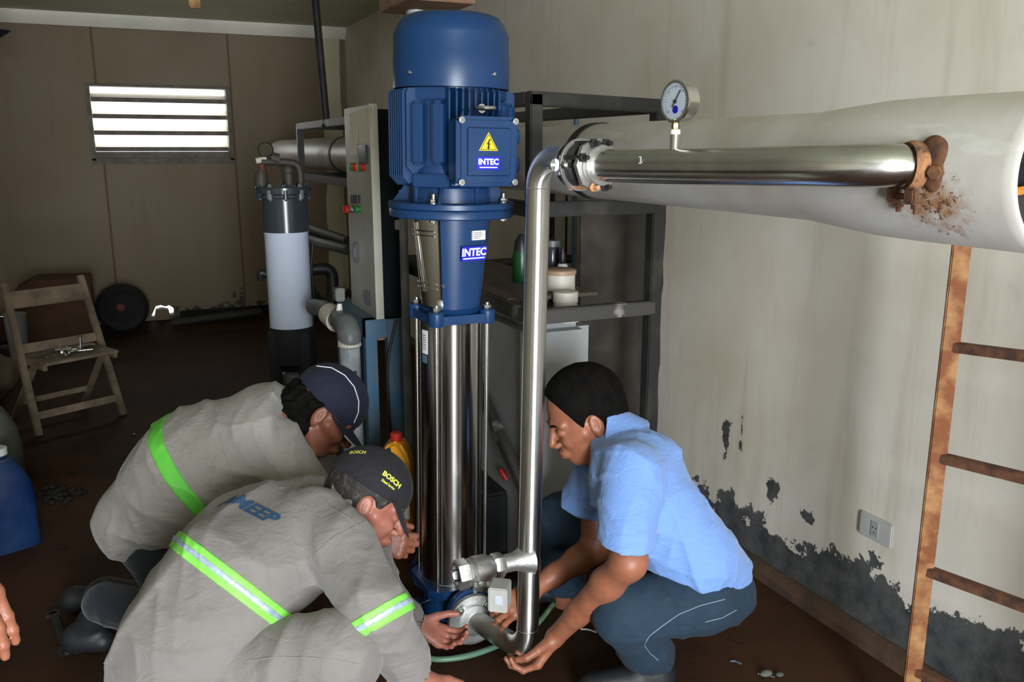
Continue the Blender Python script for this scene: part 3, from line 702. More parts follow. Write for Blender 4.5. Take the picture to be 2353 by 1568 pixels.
# stained board behind the rack
mb = MB(); pts = []
random.seed(3)
pl = [(0, 1.30)]+[(.0+random.uniform(-.006, .006)+.0, 1.30-i*.085) for i in range(1, 15)]+[(0, .02)]
pr = [(.42+random.uniform(-.008, .008), .02+i*.08) for i in range(0, 17)]
mb.prism(pl+pr, (1.495, 2.74, 0), (.98, .2, 0), (0, 0, 1), .012)
bd = mb.build('stained_board', mat('black_stained_board', (.022, .018, .015, 1), .55, 0, vs=5, col2=(.075, .062, .05, 1), bs=.3, lo=.45, hi=.8)); tagp(bd, 'tall black stained board standing between the rack and the right wall', 'board')
for px_, r_, dz_ in ((1268, .012, 0), (1300, .006, 0)):
    p = atY(px_, 600, 3.7); mb = MB(); mb.cyl((p.x, p.y, 0), (p.x, p.y, 1.6), r_, 16); tagp(mb.build('conduit', M['dsteel']), 'thin dark upright %s between shelf and vessel' % ('conduit, the thicker one left of the white bottle' if dz_ == 0 and r_ > .01 else 'rod just right of the thicker conduit'), 'pipe')
# conduit with pale foot
p = atY(1318, 660, 3.3); mb = MB(); mb.cyl((p.x, p.y, 0), (p.x, p.y, 1.62), .011, 16); o = mb.build('conduit', M['bluest']); tagp(o, 'slim blue grey tube beside the black stained board', 'pipe')
# ================================================================== WHITE TANK under shelf + things on it
tk = thing('white_tank', 'big white plastic tank standing under the rack shelf', 'tank', (1.37, 2.80, 0))
mb = MB(); mb.box((XA+.03, 2.5, 0.0), (XB-.15, 3.15, .955), .05); mb.build('body', M['wplastic'], tk)
p = atY(1304, 690, 2.53); mb = MB(); mb.lathe([(.040, -.06), (.040, .0), (.043, .001), (.043, .034), (.040, .036), (.0, .036)], (p.x, 2.545, .995), n=32); mb.lathe([(.05, .93), (.05, .955)], (p.x, 2.545, 0), n=32); mb.build('cap', M['cream'], tk)
def lathe_thing(name, label, cat, prof, loc, m, group=None, cap=None, n=32):
    t_ = thing(name, label, cat, loc, 0, group); mb = MB(); mb.lathe(prof, (0, 0, 0), n=n); mb.build('body', m, t_, world=False)
    if cap: mb = MB(); mb.lathe(cap[0], n=n); mb.build('cap', cap[1], t_, world=False)
    return t_
q = atY(1287, 690, 2.66); lathe_thing('plastic_tub', 'cream plastic tub with tan lid on the rack shelf', 'tub', [(.048, 0), (.052, .005), (.052, .062), (0, .062)], (q.x, 2.66, 1.012), M['cream'], cap=([(.054, .06), (.056, .062), (.056, .074), (.05, .078), (0, .078)], M['tan']))
q = atY(1292, 650, 2.78); lathe_thing('white_bottle', 'small white bottle with dark cap on the rack shelf', 'bottle', [(.016, 0), (.019, .004), (.019, .070), (.015, .078), (0, .079)], (q.x, 2.78, 1.012), M['white_lbl'], cap=([(.010, .075), (.012, .079), (.011, .11), (.005, .135), (0, .135)], M['black']))
q = atY(1198, 640, 2.9); lathe_thing('green_bottle', 'green bottle half hidden behind the riser pipe', 'bottle', [(.03, 0), (.033, .006), (.033, .10), (.026, .13), (0, .13)], (q.x, 2.9, 1.012), M['greenb'], cap=([(.028, .095), (.030, .10), (.026, .15), (.012, .175), (.0, .18)], M['black']))
q = atY(1268, 640, 2.9); lathe_thing('dark_jar', 'dark jar left of the small white bottle on the shelf', 'jar', [(.03, 0), (.033, .006), (.033, .12), (.028, .13), (0, .13)], (q.x, 2.9, 1.012), M['pvcd'], cap=([(.026, .125), (.029, .128), (.029, .15), (0, .152)], M['pvcg']))
# dark horizontal pipe on the wall at left of riser
a_, b_ = atY(1105, 607, 3.6), atY(1225, 607, 3.6); mb = MB(); mb.cyl((a_.x, 3.6, a_.z), (b_.x+.2, 3.6, a_.z), .02, 18); tagp(mb.build('black_pipe', M['black']), 'black horizontal pipe behind the riser pipe and blue bracket', 'pipe')
# ================================================================== ELECTRICAL CABINET
cab = thing('electrical_cabinet', 'grey electrical cabinet with buttons and lamps on blue legs', 'electrical cabinet', (1.0, 3.7, 0))
mb = MB(); mb.box((.968, 3.49, .80), (1.085, 3.91, 1.655), .004); mb.build('body', M['cabd'], cab)
mb = MB(); mb.box((.938, 3.475, .712), (.966, 3.91, 1.672), .004); dr = mb.build('door', M['cabg'], cab)
mb = MB(); mb.box((.934, 3.467, .79), (.968, 3.4749, 1.674), .001); mb.build('door_edge', M['cabe'], dr)
mb = MB(); mb.box((.936, 3.468, .709), (.968, 3.4749, .789), .001); mb.build('rust_edge', mat('rusty_edge', (.45, .27, .18, 1), .7, 0, vs=30, col2=(.2, .09, .05, 1)), dr)
def onD(px_, py_, off=0): p = atX(px_, py_, .938); return Vector((.938-off, p.y, p.z))
for quad, nm in (([(803, 262), (823, 254), (821, 356), (806, 358)], 'paper_sheet'), ([(826, 254), (855, 244), (851, 337), (829, 340)], 'paper_sheet')):
    mb = MB(); ps = [onD(x, y, .0015) for x, y in quad]; mb.add(ps+[p+Vector((.001, 0, 0)) for p in ps], [[0, 1, 2, 3], [7, 6, 5, 4], [0, 4, 5, 1], [1, 5, 6, 2], [2, 6, 7, 3], [3, 7, 4, 0]]); o = mb.build(nm, M['paper'], cab, smooth=0)
a_ = onD(838, 353); mb = MB(); mb.box((.925, a_.y-.06, a_.z-.04), (.939, a_.y+.06, a_.z+.035), .003); mb.build('meter', M['pvcd'], cab)
for px_, c_ in ((811, 'green'), (817, 'red'), (825, 'amber'), (831, 'green'), (837, 'red')):
    p = onD(px_, 384); mb = MB(); mb.lathe([(.017, 0), (.017, .008), (.012, .014), (0, .015)], p, (-1, 0, 0), 16); mb.build('indicator_lamp', M[c_], cab)
for px_ in (810, 816, 821, 828):
    p = onD(px_, 458); mb = MB(); mb.box((.932, p.y-.010, p.z-.018), (.9385, p.y+.010, p.z+.018), .001); mb.build('switch_label', M['black'], cab)
for px_, c_ in ((800, 'red'), (806, 'red'), (817, 'zinc'), (828, 'green')):
    p = onD(px_, 481); mb = MB(); mb.lathe([(.014, 0), (.014, .008), (.017, .010), (.017, .022), (.013, .026), (0, .026)], p, (-1, 0, 0), 20); mb.build('push_button', M[c_], cab)
for px_, py_, h_ in ((821, 580, .045), (848, 685, .03)):
    p = onD(px_, py_); mb = MB(); mb.box((.926, p.y-.02, p.z-h_), (.939, p.y+.02, p.z+h_), .004); mb.box((.918, p.y-.006, p.z-h_*.5), (.93, p.y+.006, p.z+h_*.5), .002); mb.build('door_latch', M['pvcd'], cab)
for x0, x1, y0 in ((.885, .935, 3.47), (.975, 1.045, 3.45)):
    for y_ in (y0, y0+.5): mb = MB(); mb.box((x0, y_, 0), (x1, y_+.05, .80), .003); mb.build('leg', M['bluest'], cab)
mb = MB(); mb.box((.885, 3.46, .72), (1.045, 4.02, .80), .003); mb.build('stand_top', M['bluest'], cab)
mb = MB(); mb.box((1.0+.03, 3.475, 1.17), (1.07, 3.49, 1.21), .002); mb.build('cable_box', M['cabg'], cab)
mb = MB(); mb.tube([(1.012, 3.44, .80), (.962, 3.42, .6), (.965, 3.42, .3), (.955, 3.42, .02)], .006, 8, smooth_n=5); mb.build('supply_cable', M['black'], cab)
p = atY(932, 700, 3.15); mb = MB(); mb.cyl((p.x, 3.15, 0), (p.x, 3.15, 1.33), .016, 20); mb.cyl((p.x, 3.15, 1.315), (XA, 3.15, 1.315), .016, 20)
tagp(mb.build('grey_pipe', M['pvcg']), 'grey upright pipe between electrical cabinet and pump', 'pipe')
# ================================================================== FILTER HOUSING
fx = (.725, 4.31)
fil = thing('filter_housing', 'upright filter housing with dark grey top and white barrel on a black base', 'water filter', (fx[0], fx[1], 0))
o0f = (fx[0], fx[1], 0)
fz = lambda py: atY(652, py, fx[1]-.08).z
zt, z1, z2, z3, z4 = fz(432), fz(452), fz(541), fz(760), fz(850)
mb = MB(); mb.lathe([(.128, zt-.03), (.132, zt-.028), (.132, zt), (.128, zt+.004), (0, zt+.006)], o0f, n=64); mb.lathe([(.105, z2+.01), (.110, z2+.012), (.110, zt-.02)], o0f, n=64)
mb.lathe([(.124, zt-.05), (.128, zt-.045), (.128, zt-.032), (.11, zt-.03)], o0f, n=64); mb.build('head', M['pvcd'], fil)
for i in range(10):
    a = 2*PI*i/10+.2; p = Vector((fx[0]+math.cos(a)*.118, fx[1]+math.sin(a)*.118, zt)); mb = MB()
    mb.cyl(p-ZV*.06, p+ZV*.02, .006, 10); mb.hexbolt(p+ZV*.004, ZV, .012, .011); mb.lathe([(.017, -.052), (.017, -.01)], p, ZV, 12); mb.build('clamp_bolt', M['pvcd'] if i % 2 else M['pvcg'], fil)
mb = MB(); mb.lathe([(.104, z3), (.105, z3+.004), (.105, z2), (.107, z2+.004), (.107, z2+.012)], o0f, n=72); mb.build('barrel', M['pvcw'], fil)
mb = MB(); mb.lathe([(.04, z4-.03), (.07, z4), (.108, z4+.02), (.110, z3+.005), (.10, z3+.006)], o0f, n=48)
for i in range(4):
    a = i*PI/2+.35; d = Vector((math.cos(a), math.sin(a), 0)); c = Vector(o0f)+d*.104; mb.beam(c+ZV*0, c+ZV*(z3-.01), .05, .05, .006)
mb.build('base_stand', M['blackm'], fil)
mb = MB(); mb.lathe([(.05, z4-.11), (.06, z4-.1), (.06, z4-.04), (.045, z4-.03)], o0f, n=32); mb.build('drain_fitting', M['pvcg'], fil)
# valve cluster on top of the filter
vc = thing('valve_manifold', 'rusty pipe manifold with red valve above the filter housing', 'valve', (fx[0], fx[1], zt+.006))
P_ = lambda px, py, y=fx[1]: atY(px, py, y)
mb = MB(); mb.tube([P_(600, 430), P_(600, 402), P_(602, 385)], [.035, .03, .018], 14, smooth_n=4); mb.tube([P_(600, 372), P_(640, 372), P_(680, 378), P_(690, 400), P_(690, 425)], .018, 12, smooth_n=4); mb.ball(P_(662, 392), .03); mb.tube([P_(662, 392), P_(664, 425)], .026, 12)
mb.tube([P_(622, 362), P_(640, 366)], .026, 12); mb.build('pipework', mat('grimy_pipe', (.05, .04, .03, 1), .6), vc)
mb = MB(); mb.tube([P_(601, 378), P_(603, 396), P_(602, 406)], [.014, .024, .012], 12, smooth_n=3); mb.build('red_valve', mat('dull_red', (.16, .025, .012, 1), .6), vc)
mb = MB(); mb.tube([P_(588, 370), P_(612, 366)], .014, 10); mb.build('handle', M['cream'], vc)
gg = thing('dial_gauge', 'small round gauge seen face on above the rusty manifold', 'gauge', P_(610, 358))
g0 = P_(610, 344); mb = MB(); mb.lathe([(.030, -.012), (.035, -.012), (.035, .008), (.031, .010), (.031, .004)], g0, -FH, 32, capped=False); mb.cyl(g0-ZV*.03, g0-ZV*.07, .008); mb.build('case', M['dsteel'], gg)
mb = MB(); mb.lathe([(0, .003), (.031, .003)], g0, -FH, 32); mb.build('dial', mat('murky_dial', (.12, .1, .06, 1), .3), gg)
# grey plastic elbow piping right of the filter
def tube_thing(name, label, cat, pts, r, m, sn=6, n=18, group=None):
    mb = MB(); mb.tube(pts, r, n, smooth_n=sn); return tagp(mb.build(name, m, smooth=60), label, cat, group)
Q = lambda px, py, y=4.0: atY(px, py, y)
el = thing('elbow_pipe', 'grey plastic pipe bending down beside the filter, with pale tape on its joints', 'pipe', (Q(800, 800, 3.3).x, 3.3, 0))
mb = MB(); mb.tube([Q(722, 706, 3.9), Q(748, 712, 3.7), Q(775, 732, 3.5), Q(795, 748, 3.35), Q(803, 775, 3.3), Q(803, 800, 3.3)], [.038, .038, .042, .047, .047, .039], 22, smooth_n=6); mb.build('elbow', M['pvcg'], el)
mb = MB(); p = Q(803, 795, 3.3); mb.cyl((p.x, 3.3, 0), (p.x, 3.3, p.z), .041, 22); mb.build('downpipe', mat('taped_grey_pipe', (.2, .22, .24, 1), .5, 0, vs=12, col2=(.38, .4, .42, 1)), el)
mb = MB(); p = Q(803, 786, 3.3); mb.lathe([(.040, -.02), (.047, -.015), (.045, .01), (.040, .015)], p, n=22); mb.build('joint_tape', M['cream'], el); mb = MB(); mb.tube([Q(757, 722, 3.6), Q(775, 738, 3.49)], .048, 20); mb.build('joint_tape', M['cream'], el)
sv = thing('sampling_valve', 'small pale tap standing on the grey elbow pipe', 'valve', Q(780, 724, 3.45))
mb = MB(); mb.tube([Q(780, 730, 3.45), Q(780, 698, 3.45)], [.018, .010], 12); mb.build('stem', M['white'], sv)
mb = MB(); p = Q(779, 676, 3.45); mb.box(p-Vector((.019, .025, .027)), p+Vector((.019, .025, .027)), .004); mb.build('body', M['clearj'], sv)
tube_thing('black_elbow', 'black pipe elbow behind the filter, on the left of the grey elbow', 'pipe', [Q(705, 622, 5), Q(745, 618, 5), Q(762, 630, 5), Q(764, 660, 5), Q(764, 700, 5)], .035, M['black'])
tube_thing('pipe_run', 'upper of two sloping grey pipes behind filter and cabinet', 'pipe', [Q(700, 522, 6), Q(800, 556, 5.2)], .034, mat('dusty_dark_pipe', (.06, .055, .045, 1), .6), 0)
tube_thing('pipe_run', 'lower of two sloping grey pipes behind filter and cabinet', 'pipe', [Q(698, 548, 5.6), Q(800, 575, 5.0)], .03, M['pvcg'], 0)
tube_thing('hose_drop', 'thin black cable hanging down right beside the white filter barrel', 'cable', [Q(719, 560, 4.8), Q(716, 620, 4.8), Q(722, 690, 4.8), Q(720, 760, 4.8), Q(722, 850, 4.8), Q(724, 1010, 4.8)-ZV*0], .008, M['black'])
mb = MB(); mb.tube([Q(615, 632, 4.33), Q(600, 628, 4.33), Q(598, 646, 4.33)], [.02, .022, .012], 12, smooth_n=3); mb.build('side_spout', M['black'], fil)
tube_thing('floor_pipe', 'dark pipe lying low along the foot of the back wall', 'pipe', [Q(395, 742, 7.9), Q(600, 716, 7.9)], .035, mat('grimy_floor_pipe', (.04, .038, .035, 1), .7), 0)
# ================================================================== CHAIR
ch = Vector((-.33, 5.20, 0)); cr = math.atan2(.22, .416)
chair = thing('folding_chair', 'old wooden folding chair with bolts lying on its seat', 'chair', ch, cr)
def CB(name, pts, w, h, m='wood', n=None):
    mb = MB(); mb.beam(pts[0], pts[1], w, h, .004, up=(0, -1, 0) if n is None else n); return mb.build(name, M[m], chair, world=False)
for s_ in (-1, 1):
    CB('long_leg', ((s_*.235, -.06, 0), (s_*.205, .22, .79)), .035, .03)
    CB('rear_leg', ((s_*.20, .34, 0), (s_*.185, -.02, .40)), .033, .025)
    CB('seat_rail', ((s_*.19, -.13, .375), (s_*.19, .25, .385)), .022, .035, n=(0, 0, 1))
CB('back_rail', ((-.215, .175, .715), (.215, .175, .715)), .085, .018, n=(0, -.33, 1)) if False else None
mb = MB(); mb.beam((-.212, .192, .70), (.212, .192, .70), .018, .095, .004, up=(0, .33, 1)); mb.build('top_rail', M['wood'], chair, world=False)
mb = MB(); mb.beam((-.212, .105, .445), (.212, .105, .445), .018, .05, .004, up=(0, .33, 1)); mb.build('lower_rail', M['wood'], chair, world=False)
mb = MB(); mb.box((-.20, -.15, .388), (.20, .24, .404), .004); mb.build('seat', M['wood'], chair, world=False)
CB('front_stretcher', ((-.22, -.03, .10), (.22, -.03, .10)), .04, .016, n=(0, -1, .3)); CB('rear_stretcher', ((-.19, .24, .12), (.19, .24, .12)), .03, .016)
cm_ = Matrix.Translation(ch) @ Matrix.Rotation(cr, 4, 'Z')
random.seed(11)
def bolt_thing(p, d, ln, label):
    t_ = thing('bolt', label, 'bolt', p, 0, 'loose bolts on the chair seat'); mb = MB(); d = Vector(d).normalized(); mb.hexbolt(p, d, .013, .010, ln, .006); mb.build('shank', M['zinc'], t_); return t_
for i in range(9):
    a = random.uniform(0, 2*PI); p = cm_ @ Vector((random.uniform(-.06, .09), random.uniform(-.05, .07), .417)); 
    bolt_thing(p, (math.cos(a), math.sin(a), 0.0), .07, 'zinc bolt in the loose pile on the folding chair seat')
bolt_thing(cm_ @ Vector((.075, .03, .405)), (0.05, 0, 1), .06, 'zinc bolt standing upright at the right of the pile on the chair')
for i, x in enumerate((-.13, -.095)):
    t_ = thing('nut', 'loose hex nut on the chair seat, %s one' % ('leftmost' if i == 0 else 'right-hand'), 'nut', cm_ @ Vector((x, -.03, .404))); mb = MB(); mb.lathe([(.006, 0), (.012, 0), (.012, .01), (.006, .01)], tuple(t_.location), (0, 0, 1), 6, capped=False); mb.build('ring', M['zinc'], t_)
# ================================================================== BACK LEFT CLUTTER
bp = atY(138, 786, 7.5); mb = MB(); mb.prism([(-.27, 0), (.27, 0), (.265, .52), (-.12, .53), (-.25, .46)], (bp.x, 7.35, 0), (1, 0, 0), (0, 0, 1), -.36)
bxo = mb.build('cardboard_box', M['brown']); tagp(bxo, 'brown cardboard box with a slanted corner standing behind the folding chair', 'box')
wc = atY(281, 708, 7.75); wh = thing('wheel', 'black wheel leaning upright at the back wall', 'wheel', (wc.x, 7.75, 0))
mb = MB(); mb.lathe([(.12, -.05), (.17, -.07), (.195, -.05), (.205, 0), (.195, .05), (.17, .07), (.12, .05)], (wc.x, 7.75, .207), (0, -1, 0), 56, capped=False); mb.build('tyre', M['tyre'], wh)
mb = MB(); mb.lathe([(0, .02), (.12, .03), (.125, .045)], (wc.x, 7.75, .207), (0, -1, 0), 40); mb.build('rim', M['blackm'], wh)
mb = MB(); mb.lathe([(.032, .02), (.032, .05), (0, .055)], (wc.x-.01, 7.75, .22), (0, -1, 0), 20); mb.build('hub', mat('dull_red_brown', (.14, .03, .015, 1), .7), wh)
p = atZ(47, 828, 0); lathe_thing('bucket', 'pale grey bucket standing behind the folding chair', 'bucket', [(.055, 0), (.06, .01), (.075, .34), (.078, .345), (.073, .345), (0, .33)], (p.x, p.y, 0), mat('pale_grey_plastic', (.30, .30, .31, 1), .5))
def sack(loc, r, name, label, cat, m, sz=(1, 1, 1), seed=0):
    bm = bmesh.new(); bmesh.ops.create_icosphere(bm, subdivisions=4, radius=r)
    from mathutils import noise as nz
    for v in bm.verts:
        n_ = nz.noise(v.co*6/r*.25+Vector((seed, 0, 0)))*.25; v.co = v.co*(1+n_); v.co = Vector((v.co.x*sz[0], v.co.y*sz[1], v.co.z*sz[2]))
    lo = min(v.co.z for v in bm.verts)
    mb = MB(); mb.bm(bm, Matrix.Translation(Vector(loc)-ZV*lo)); return tagp(mb.build(name, m, smooth=180), label, cat)
p = atZ(-22, 925, 0); sack((p.x, p.y, 0), .16, 'cloth_sack', 'tan cloth sack at the left edge beside the folding chair', 'sack', M['sack'], (1, 1, .9), 4)
p = atZ(-10, 800, 0); sack((p.x, p.y, 0), .15, 'dark_bundle', 'dark red bundle in front of the bright left wall hole', 'bundle', mat('dark_bundle_cloth', (.05, .015, .01, 1), .9), (1, 1, .9), 9)
# jerrycans
def jerry(loc, rz, label, m, w=.30, d=.24, h=.33, name='jerrycan', capx=0.05, grp=None):
    t_ = thing(name, label, 'jerrycan', loc, rz, grp)
    bm = bmesh.new(); bmesh.ops.create_cube(bm, size=1)
    bmesh.ops.subdivide_edges(bm, edges=bm.edges[:], cuts=7, use_grid_fill=True)
    for v in bm.verts:
        x, y, z = v.co.x*2, v.co.y*2, v.co.z+.5
        k = 1.0 if z < .62 else 1-.38*((z-.62)/.38)**1.5
        rr = (abs(x)**5+abs(y)**5)**.2; mxy = max(abs(x), abs(y), 1e-6); s_ = mxy/max(rr, 1e-6)
        groove = 1-.02*(math.sin(z*h*95) > .6)
        v.co = Vector((x*s_*w/2*k*groove, y*s_*d/2*k*groove, z*h))
    mb = MB(); mb.bm(bm); mb.lathe([(.034, h-.01), (.034, h+.02)], (capx, 0, 0), n=24); mb.build('body', m, t_, world=False, smooth=50)
    mb = MB(); mb.lathe([(.036, h+.008), (.038, h+.01), (.038, h+.034), (.034, h+.037), (0, h+.037)], (capx, 0, 0), n=14); mb.build('cap', M['white'], t_, world=False)
    mb = MB(); mb.tube([(-.13*w/.3, 0, h*.88), (-.10*w/.3, 0, h+.03), (-.02, 0, h+.035), (.0, 0, h-.0)], .013, 12, smooth_n=4); mb.build('handle', m, t_, world=False); return t_
p = atZ(-18, 1275, 0); jerry((p.x, p.y+.10, 0), .35, 'blue plastic jerrycan with white cap on the floor at the left edge', M['bluej'], .29, .26, .345, capx=.045)
p = atZ(-20, 1130, 0); jerry((p.x-.01, p.y+.12, 0), .2, 'cloudy translucent jerrycan standing behind the blue one', M['clearj'], .27, .25, .34, capx=.02)
# yellow jug beside the pump
p = at(911, 1140, 3.25); yl = thing('chemical_jug', 'yellow jug with red cap and pale label behind the kneeling men', 'jug', (p.x, p.y, 0))
zt_ = at(911, 985, 3.25).z
mb = MB(); Wd = .062
prof = [(-Wd, 0), (Wd, 0), (Wd, zt_-.14), (Wd-.005, zt_-.08), (.022, zt_-.02), (-.012, zt_-.02), (-.055, zt_-.075), (-Wd, zt_-.12)]
bm = bmesh.new(); u_ = RV; vs_ = [bm.verts.new(Vector((p.x, p.y, 0))+RV*x+ZV*z-FH*.05) for x, z in prof]; fc = bm.faces.new(vs_)
r_ = bmesh.ops.extrude_face_region(bm, geom=[fc]); bmesh.ops.translate(bm, vec=FH*.11, verts=[g for g in r_['geom'] if isinstance(g, bmesh.types.BMVert)])
bmesh.ops.bevel(bm, geom=bm.edges[:], offset=.014, segments=3, affect='EDGES', clamp_overlap=True); mb.bm(bm); mb.build('body', M['yjug'], yl, smooth=50)
mb = MB(); mb.lathe([(.020, -.03), (.022, -.02), (.022, .0), (.018, .004), (0, .004)], Vector((p.x, p.y, zt_))+RV*.006, n=24); mb.build('cap', M['red'], yl)
mb = MB(); cc = Vector((p.x, p.y, zt_-.25))-FH*.0515; mb.beam(cc-RV*.055, cc+RV*.055, .14, .002, 0, up=FH); mb.build('label', M['paper'], yl)
# hoses and small things on the floor
G = lambda x, y, z=.012: atZ(x, y, z)
cable = tube_thing('earth_cable', 'green and yellow cable looping on the floor around the pump', 'cable', [G(960, 1508), G(1010, 1516), G(1075, 1508), G(1140, 1486), G(1215, 1450), G(1262, 1400), G(1292, 1345), G(1275, 1295), G(1240, 1270), G(1190, 1225, .05), G(1150, 1185, .12), G(1112, 1140, .2), at(1095, 1120, 2.75)], .009, M['hose'], 8, 10)
wr = thing('wrench', 'steel wrench lying on the floor at lower left', 'wrench', G(140, 1450, .0)); a_, b_ = G(122, 1412, .008), G(152, 1490, .008); dd = (b_-a_).normalized(); mb = MB(); mb.beam(a_, b_, .028, .008, .003, up=ZV); mb.lathe([(.012, 0), (.026, 0), (.026, .012), (.012, .012)], a_-ZV*.006, ZV, 6, capped=False); mb.prism([(-.03, -.02), (.0, -.028), (.028, -.022), (.012, -.008), (.012, .008), (.028, .022), (0, .028), (-.03, .02)], b_+dd*.02-ZV*.006, dd, ZV.cross(dd), .012); mb.build('body', M['dsteel'], wr)
random.seed(5)
mb = MB()
for i in range(60):
    p = G(135+random.gauss(0, 24), 1136+random.gauss(0, 9), 0); r_ = random.uniform(.006, .02); mb.ball(p+ZV*r_*.4, r_, (1, 1, .6), 8, Matrix.Rotation(random.random()*3, 4, 'Z'))
tagp(mb.build('debris_heap', M['dirt'], smooth=180), 'low heap of wet black debris on the floor at left', 'debris', kind='stuff')
for (x, y, m_, lab, l_) in ((1352, 1449, 'ptfe', 'short white cable tie scrap on the floor left of the jeans knee', .05), (1690, 1522, 'bluest', 'small blue scrap on the floor beside the squatting man', .03), (1760, 1552, 'clearj', 'crumpled pale scrap on the floor at bottom right', .045), (308, 998, 'zinc', 'tiny shiny screw on the floor in front of the chair', .012)):
    p = G(x, y, .004); d = (RV*.95+FH*-.25).normalized(); mb = MB(); mb.tube([p-d*l_/2, p+FH*.004, p+d*l_/2-FH*.006], .0025, 6, smooth_n=4); 
    if m_ == 'clearj': mb.ball(p+ZV*.006, .014, (1.5, 1, .6), 8); mb.ball(p+RV*.04+ZV*.002, .01, (1.4, 1, .5), 8)
    tagp(mb.build('floor_scrap', M[m_]), lab, 'scrap')
sd_ = thing('screwdriver', 'red handled screwdriver lying in the dark right behind the pump barrel', 'screwdriver', at(1165, 1098, 3.1)); mb = MB(); a_, b_ = at(1150, 1078, 3.1), at(1164, 1102, 3.1); mb.tube([a_, a_*.5+b_*.5, b_], [.009, .013, .012], 12, smooth_n=3); mb.build('grip', M['red'], sd_); mb = MB(); mb.cyl(b_, b_+(b_-a_)*1.2, .003, 8); mb.build('blade', M['zinc'], sd_)
mb = MB(); q_ = at(1170, 1110, 3.15); mb.box((q_.x-.12, q_.y-.05, 0), (q_.x+.0, q_.y+.25, q_.z-.012), .01); tagp(mb.build('tool_crate', M['blackm']), 'black tool crate in the shadow behind the pump', 'crate')
# ================================================================== CEILING THINGS
p0, p1 = atY(724, -6, 5.3), atX(751, 291, XA); mb = MB(); top = p1+(p0-p1)*((ZC-p1.z)/(p0.z-p1.z)); mb.cyl(p1, top, .022, 16); mb.lathe([(.03, 0), (.03, .02)], p1-ZV*.005, ZV, 16); tagp(mb.build('hanging_conduit', M['dsteel']), 'dark conduit running from the ceiling down to the rack top', 'conduit')
hk = atY(447, 14, 4.9); mb = MB(); mb.box((hk.x-.028, 4.88, hk.z-.01), (hk.x+.028, 4.94, ZC), .006); tagp(mb.build('ceiling_hanger', mat('orange_wood_hanger', (.5, .28, .07, 1), .6, 0, vs=20, col2=(.25, .1, .03, 1))), 'small orange wooden hanger fixed to the ceiling', 'hanger')
tb0, tb1 = atY(960, 8, 3.9), atY(1093, 9, 3.9)
mb = MB(); mb.box((tb0.x-.05, 3.9, tb1.z), (tb1.x, 4.35, ZC), .004); tagp(mb.build('wooden_box_beam', M['woodl']), 'short raw wooden beam hanging above the blue motor', 'beam')
lp = thing('glow_stand_in', 'added white bulb standing in for the glow behind the top of the blue motor', 'lamp', atY(958, 0, 4.2)); b0 = atY(955, 21, 4.2)
mb = MB(); mb.ball(b0, .040, (1, 1, 1.15)); mb.build('bulb', M['bulb'], lp)  # white ball and fitting added in place of a bright glow above the motor
mb = MB(); mb.lathe([(.05, -.03), (.052, .0), (.045, .035), (.02, .05), (.02, .09)], b0+ZV*.005+FH*.03, n=24, capped=False); mb.cyl(b0+ZV*.08+FH*.03, Vector((b0.x, b0.y, ZC))+FH*.03, .012); mb.build('shade', M['cream'], lp)
pl_ = atX(935, 22, XW); mb = MB(); mb.box((XW-.012, pl_.y-1.0, 2.30), (XW-.001, pl_.y+.1, 2.52), .003)
mb2 = MB(); q0 = atY(-6, 72, 6.5); mb2.lathe([(0, 0), (.03, .01), (.09, .05), (.095, .055)], q0-ZV*.05+Vector((-.02, 0, 0)), ZV, 24); mb2.cyl(q0+ZV*0, Vector((q0.x-.02, q0.y, ZC)), .008); tagp(mb2.build('pendant_shade', M['blackm']), 'dark pendant lamp shade at the top left edge', 'lamp')
# wall socket
c_ = atX(2016, 1216, XW); so = thing('wall_socket', 'white wall socket low on the peeling right wall', 'socket', (XW, c_.y, c_.z))
mb = MB(); mb.box((XW-.010, c_.y-.062, c_.z-.038), (XW, c_.y+.062, c_.z+.038), .004); mb.build('plate', M['socket'], so)
mb = MB(); mb.box((XW-.0125, c_.y-.014, c_.z-.024), (XW-.009, c_.y+.014, c_.z+.024), .001); ins = mb.build('insert', M['wplastic'], so)
mb = MB()
for dy, dz in ((.006, .006), (-.006, .006), (0, -.010)): mb.beam(Vector((XW-.0129, c_.y+dy, c_.z+dz-.003)), Vector((XW-.0129, c_.y+dy, c_.z+dz+.003)), .002, .0008, 0)
mb.build('pin_slots', M['black'], ins)
# ladder
def lad(px, py): return at(px, py, 1)
LX, LY = 1.725, 1.361
ld = thing('rusty_ladder', 'rusty steel ladder standing upright against the right wall', 'ladder', (LX, LY, 0))
rd = Vector((.13, -.985, .07)).normalized(); rot_up = Vector((-.93, .35, 0)).normalized()
s0, s1 = Vector((LX, LY, 0)), Vector((LX+.0, LY, 1.40))
for o_ in (0, .50):
    mb = MB(); mb.beam(s0+rd*o_-ZV*(rd.z*o_), s1+rd*o_, .038, .034, .003, up=(-.72, -.69, 0)); mb.build('stile', M['rust'], ld)
for py_ in (795, 1050, 1312, 1545):
    px_ = 2196-(py_-795)*.155
    r_ = ray(px_, py_); t_ = LY/r_.y; z_ = 1.5+r_.z*t_
    a_ = Vector((LX, LY, z_)); mb = MB(); mb.beam(a_, a_+rd*.5, .024, .024, .002, up=(.0, .3, 1)); mb.build('rung', M['rustd'], ld)
